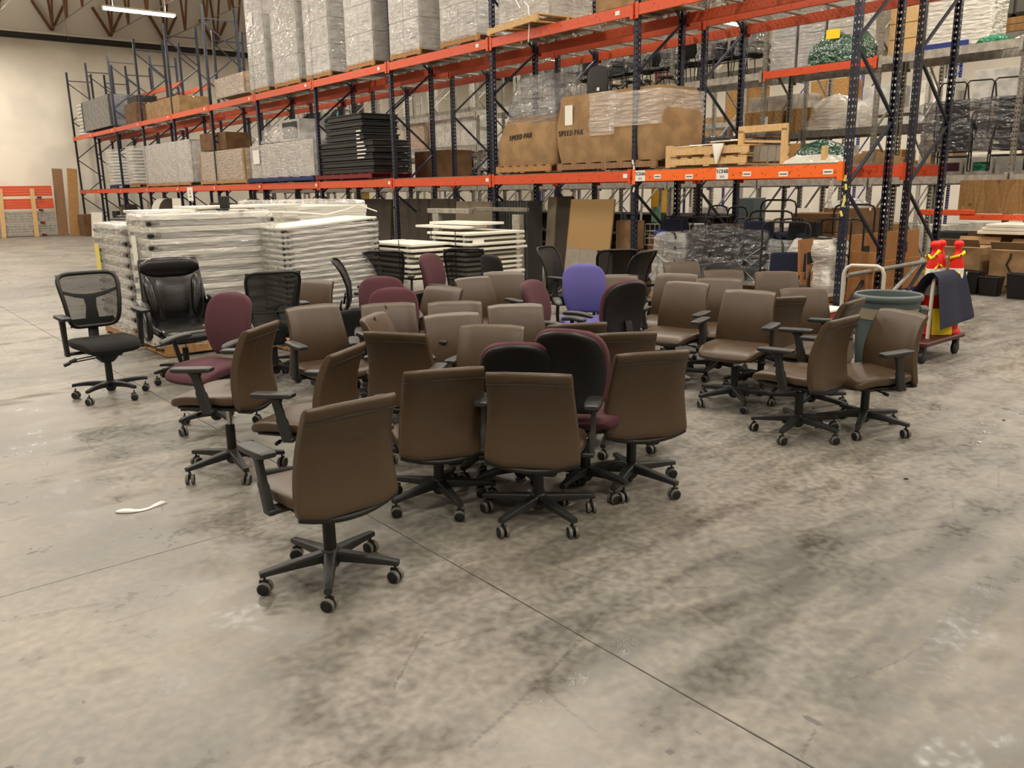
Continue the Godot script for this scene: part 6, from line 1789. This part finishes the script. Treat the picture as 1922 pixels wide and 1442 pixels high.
func build_back_rows() -> void:
	rng.seed = 41
	var zc := -15.5
	# grey row across the aisle
	row_of(2, zc, span(-0.73, 2.44, 16), 6.2, [1.73, 3.87, [2.88, [7, 8, 9]]], "grey_steel", "pale_steel", {[3, 1, 0]: "orange_steel", [4, 1, 0]: "pale_steel"})
	row_of(5, -17.1, span(-0.73, 2.44, 16), 6.2, [1.70, 2.75, 4.22], "pale_steel", "grey_steel")
	row_of(3, -22.0, span(-2.0, 2.7, 13), 6.0, [1.85, 3.5, 4.95], "pale_steel", "pale_steel")
	row_of(4, -27.5, span(-4.0, 2.7, 14), 5.6, [1.7, 3.4], "bright_blue", "pale_steel")
	# orange rail and plywood sheet at the right
	solo("orange_bar", bx(Vector3(4.2, 0.10, 0.06), 0.008), "orange_steel", "orange rail under the plywood sheet at the right edge", "rack rail", Vector3(-4.2, 1.09, zc + 0.07))
	solo("orange_bar", bx(Vector3(1.0, 0.10, 0.06), 0.008), "orange_steel", "short orange rail left of the plywood, behind the blue posts", "rack rail", Vector3(-6.55, 1.16, zc + 0.07))
	solo("plywood_sheet", bx(Vector3(4.0, 0.56, 0.03), 0.003), "plywood", "knotty plywood sheet standing on the orange rail at the right edge", "plywood", Vector3(-4.35, 1.43, zc + 0.07))
	for k in 6:
		solo("wood_knot", MB.new().at(Vector3.ZERO, Basis(Vector3.RIGHT, PI / 2)).lathe([Vector2(0.0, 0.0), Vector2(0.022, 0.001), Vector2(0.03, 0.0)], 10, false), "cardboard_dark", "dark knot in the plywood sheet, %s from the left" % nth(k), "knot", Vector3(-6.15 + 0.42 * k, 1.30 + 0.19 * ((k * 2) % 3), zc + 0.088), 0.0, "knots in the plywood")
	for k in 5:
		carton("dark shaded carton under the plywood rail, %s from left" % nth(k), Vector3(0.55, 0.8, 0.6), Vector3(-6.6 + 0.62 * k, 0, zc - 0.5), 0.0, ["carton_dark", "cardboard_dark", "carton_dark", "pine", "carton_dark"][k], "cartons under the plywood", false)
	# chairs on the near grey row, upper level
	chair_row("on the upper grey rail behind the orange rails", -17.6, -10.9, 3.96, zc - 0.5, 13, "fabric_black", "wrap_dark")
	chair_row("on the lower grey rail behind the blue posts", -13.4, -10.4, 1.82, zc - 0.5, 5, "fabric_black", "wrap_dark", true)
	chair_row("on the lower grey rail left of the bulging carton", -21.6, -19.9, 1.82, zc - 0.5, 3, "fabric_black", "wrap", true)
	chair_row("far left on the upper grey rail", -33.5, -28.0, 3.96, zc - 0.5, 8, "fabric_black", "")
	# big wrapped black chairs at the right
	for k in 2:
		var x: float = [-6.75, -5.85][k]
		for s in 2:
			side_chair("black chair under the large film at the right, %s pair, %s" % [["left", "right"][k], ["lower", "upper turned over"][s]], Vector3(x, 1.85 + 0.35 * s, zc - 0.45), 0.3 + 2.9 * s, "fabric_black", s == 1, "black chairs under film at the right")
			side_chair("black chair deep in the large film at the right, %s pair, %s" % [["left", "right"][k], ["near", "far"][s]], Vector3(x + 0.05, 2.1 + 0.12 * s, zc - 0.35 - 0.2 * s), 1.9 + 1.2 * s, "fabric_black", false, "black chairs under film at the right")
		film_wrap("large film wrap round black chairs at the right, %s" % ["left", "right"][k], Vector3(0.84, 0.86, 0.8), Vector3(x, 2.20, zc - 0.45), 0.1 * k, "wrap_dark", true, 0.03, 0.05)
	for k in 3:
		solo("chair_loop", MB.new().tube([Vector3(-0.24, 0, 0), Vector3(-0.22, 0.28, 0), Vector3(-0.17, 0.34, 0), Vector3(0.16, 0.34, 0), Vector3(0.22, 0.28, 0), Vector3(0.26, 0, 0)], 0.014, 6), "black_steel", "black steel chair loop above the large film wrap, %s from left" % nth(k), "chair frame", Vector3(-6.85 + 0.45 * k, 3.06, zc - 0.45), 0.3, "chair loops at the right")
	# white printed boxes low at the right
	for k in 3:
		var c := carton("white carton with a %s print behind the chair legs at the right" % ["red", "green", "plain"][k], Vector3(0.5, 0.36, 0.5), Vector3(-7.4 + 0.55 * k, 1.79, -17.6), 0.0, "carton_white", "white cartons at the right", false)
		if k < 2: part("print_patch", bx(Vector3(0.3, 0.16, 0.004)), ["burgundy", "wrap_green_pale"][k], c, Vector3(0.05, 0.18, 0.252))
	# loads on the bay with the orange rail
	for k in 3:
		wrapped_block("behind the orange grey-row rail, %s stack" % nth(k), -10.42 + 0.62 * k, -9.86 + 0.62 * k, 3.83, zc - 0.5, 0.8, 1, 2, 0.62, ["carton_grey", "carton_grey", "carton_white"][k], "wrap_thick", true)
	mound("green film mound with a yellow card on the orange rail of the grey row", Vector3(1.15, 0.72, 0.9), Vector3(-8.75 - 0.25, 3.96, zc - 0.45), "wrap_green", 5)
	solo("yellow_card", bx(Vector3(0.26, 0.17, 0.004)), "tape_yellow", "yellow card on the green film mound", "card", Vector3(-9.0, 4.47, zc + 0.0), 0.2)
	for k in 3:
		carton("tan wooden case beside the blue posts on the grey row, %s up" % nth(k), Vector3(0.60, 0.26, 0.6), Vector3(-7.7, 3.96 + 0.27 * k, zc - 0.5), 0.0, "pine", "tan cases", false)
	for k in 2:
		wrapped_block("of white film cases right of the tan case, %s" % ["left", "right"][k], -7.3 + 0.55 * k, -6.8 + 0.55 * k, 3.83, zc - 0.5, 0.7, 1, 2, 0.45, "carton_white", "wrap_haze", true)
	carton("blue pallet box under the white film cases", Vector3(0.9, 0.1, 0.8), Vector3(-7.0, 3.95, zc - 0.5), 0.0, "bright_blue", "blue bases", false)
	mound("small flat green film bundle on the upper grey rail at the right", Vector3(0.5, 0.13, 0.4), Vector3(-6.2, 3.96, zc - 0.3), "wrap_green_pale", 9)
	mound("flat pale bundle on the upper grey rail at the right", Vector3(1.2, 0.10, 0.5), Vector3(-5.3, 3.96, zc - 0.4), "film", 10)
	# padded grey panels on brown boards, top right corner
	for k in 2:
		solo("brown_board", bx(Vector3(3.4, 0.12, 0.9), 0.006), "plywood", "brown board under the padded grey panels at the top right, %s" % ["lower", "upper"][k], "board", Vector3(-5.6, 4.37 + 0.125 * k, -17.6), 0.0, "brown boards")
	for k in 4:
		solo("padded_screen", bx(Vector3(0.8, 0.5, 0.9), 0.06), "panel_grey", "padded grey panel in the row at the top right corner, %s from left" % nth(k), "panel", Vector3(-6.9 + 0.82 * k, 4.82, -17.6), 0.0, "padded panels")
	# middle levels of the second grey row
	carton("tan case with a white label on the middle level of the second grey row", Vector3(1.0, 0.5, 0.8), Vector3(-11.6, 2.83, -17.6), 0.0, "osb", "tan cases in the second grey row", false)
	solo("paper_label", bx(Vector3(0.17, 0.26, 0.003)), "white", "white label on the tan case of the second grey row", "label", Vector3(-11.55, 3.08, -17.195))
	carton("second tan case right of the labelled one", Vector3(0.6, 0.5, 0.8), Vector3(-10.7, 2.83, -17.6), 0.0, "osb", "tan cases in the second grey row", false)
	mound("grey film mound on the middle level of the second grey row", Vector3(1.3, 0.75, 0.9), Vector3(-9.95, 2.83, -17.6), "wrap_haze", 12)
	for k in 3:
		carton("white carton on the tan cases of the second grey row, %s from left" % nth(k), Vector3(0.5, 0.34, 0.6), Vector3(-11.9 + 0.52 * k, 3.33, -17.7), 0.0, "carton_white", "white cartons in the second grey row", false)
	for k in 3:
		carton("rough tan case low on the second grey row, %s from left" % nth(k), Vector3(0.62, 0.42, 0.7), Vector3(-10.9 + 0.66 * k, 1.78, -17.6), 0.0, "osb", "low tan cases", false)
	mound("dark green film load on the lower grey rail, left of the blue post", Vector3(1.15, 0.74, 0.9), Vector3(-9.3, 1.82, zc - 0.45), "wrap_green", 15)
	for k in 2:
		solo("tilted_carton", bx(Vector3(0.5, 0.42, 0.45), 0.005), "cardboard", "brown carton tilted on the lower grey rail beside the blue post, %s" % ["left", "right"][k], "box", Vector3(-8.35 + 0.42 * k, 2.06 - 0.06 * k, zc - 0.5), 0.3, "tilted cartons").rotation.z = 0.25 - 0.5 * k
	# left part of the grey rows
	wrapped_block("of tan panels on the middle grey level", -24.4, -23.2, 2.87, zc - 0.5, 0.8, 1, 1, 0.85, "osb", "wrap", true)
	wrapped_block("of white cases on the middle grey level", -22.9, -20.4, 2.87, zc - 0.5, 0.8, 3, 1, 0.88, "carton_white", "wrap", true)
	mound("green film heap far left on the second grey row", Vector3(2.0, 0.7, 0.9), Vector3(-33.0, 4.3, -17.6), "wrap_green_pale", 18)
	# the far rows: cases, green heaps
	var kinds := [["carton_white", "white"], ["cardboard", "brown"], ["carton_white", "white"], ["osb", "tan"], ["carton_grey", "grey"], ["carton_white", "pale"]]
	var cnt := 0
	for q in [[-22.5, 1.93, -2.5, 20], [-22.5, 3.58, -2.7, 18], [-28.0, 1.78, -5.0, 14], [-28.0, 3.48, -5.0, 14], [-22.5, 0.0, -4.0, 14]]:
		for k in int(q[3]):
			var t: Array = kinds[rng.randi() % kinds.size()]
			var s := Vector3(snappedf(rf(0.7, 1.3), 0.1), snappedf(rf(0.5, 1.0), 0.1), 0.8)
			if rng.randf() < 0.3: continue
			var x: float = q[2] - 1.45 * k
			carton("%s case on the %s, %s level, %s from the right" % [t[1], "far grey rack row" if q[0] > -25 else "blue rear rack row", "ground" if q[1] < 0.5 else ("lower" if q[1] < 2.5 else "upper"), nth(k)], s, Vector3(x, q[1], q[0]), 0.0, t[0], "cases on the far racks", false)
			cnt += 1
	# ground under the grey row: dark shelving, cases, cream cartons
	for k in 18:
		var x2 := -11.5 - 1.25 * k
		var o := thing("dark_case", "dark open bookcase on the ground under the grey rack row, %s from the right" % nth(k), "bookcase", Vector3(x2, 0, zc - 0.55), 0.0, "dark bookcases")
		part("back_panel", bx(Vector3(1.1, 1.05, 0.03)), "carton_dark", o, Vector3(0, 0.525, -0.25))
		for s in [-1.0, 1.0]: part("side_panel", bx(Vector3(0.03, 1.05, 0.5)), "panel_dark", o, Vector3(s * 0.55, 0.525, 0))
		for y in [0.05, 0.53, 1.03]: part("shelf", bx(Vector3(1.07, 0.03, 0.5)), "panel_dark", o, Vector3(0, y, 0))
	for k in 6:
		carton("brown moving carton on the ground behind the wrapped chairs, %s" % nth(k), Vector3(0.75, 0.62, 0.7), Vector3(-8.0 - 1.05 * (k % 5), 0.63 * (k / 5), zc + 0.75 - 0.15 * (k % 2)), rf(-0.2, 0.2), "cardboard_dark", "moving cartons behind the wrapped chairs", true)
	mound("clear film bundle on the moving cartons behind the wrapped chairs", Vector3(0.6, 0.16, 0.5), Vector3(-8.0, 1.25, zc + 0.72), "wrap_thick", 22)
	solo("white_sheet", bx(Vector3(0.5, 0.6, 0.03)), "white", "white sheet standing among the moving cartons", "panel", Vector3(-9.2, 0.93, zc + 0.55), 0.1)
	solo("grey_locker", bx(Vector3(0.42, 1.45, 0.4), 0.01), "can_grey", "pale grey-blue narrow cabinet behind the hand truck hoops", "cabinet", Vector3(-9.55, 0.725, -13.9))
	solo("red_cloth", MB.new().loft([ring(Vector3(-0.2, 0, 0), Vector3.UP, Vector3.BACK, 0.03, 0.05, 2.0, 10), ring(Vector3(0, 0.02, 0), Vector3.UP, Vector3.BACK, 0.06, 0.1, 2.0, 10), ring(Vector3(0.2, 0, 0), Vector3.UP, Vector3.BACK, 0.03, 0.05, 2.0, 10)]), "cone_red", "red cloth lying on the moving cartons near the blue post", "cloth", Vector3(-9.0, 0.68, zc + 0.85))
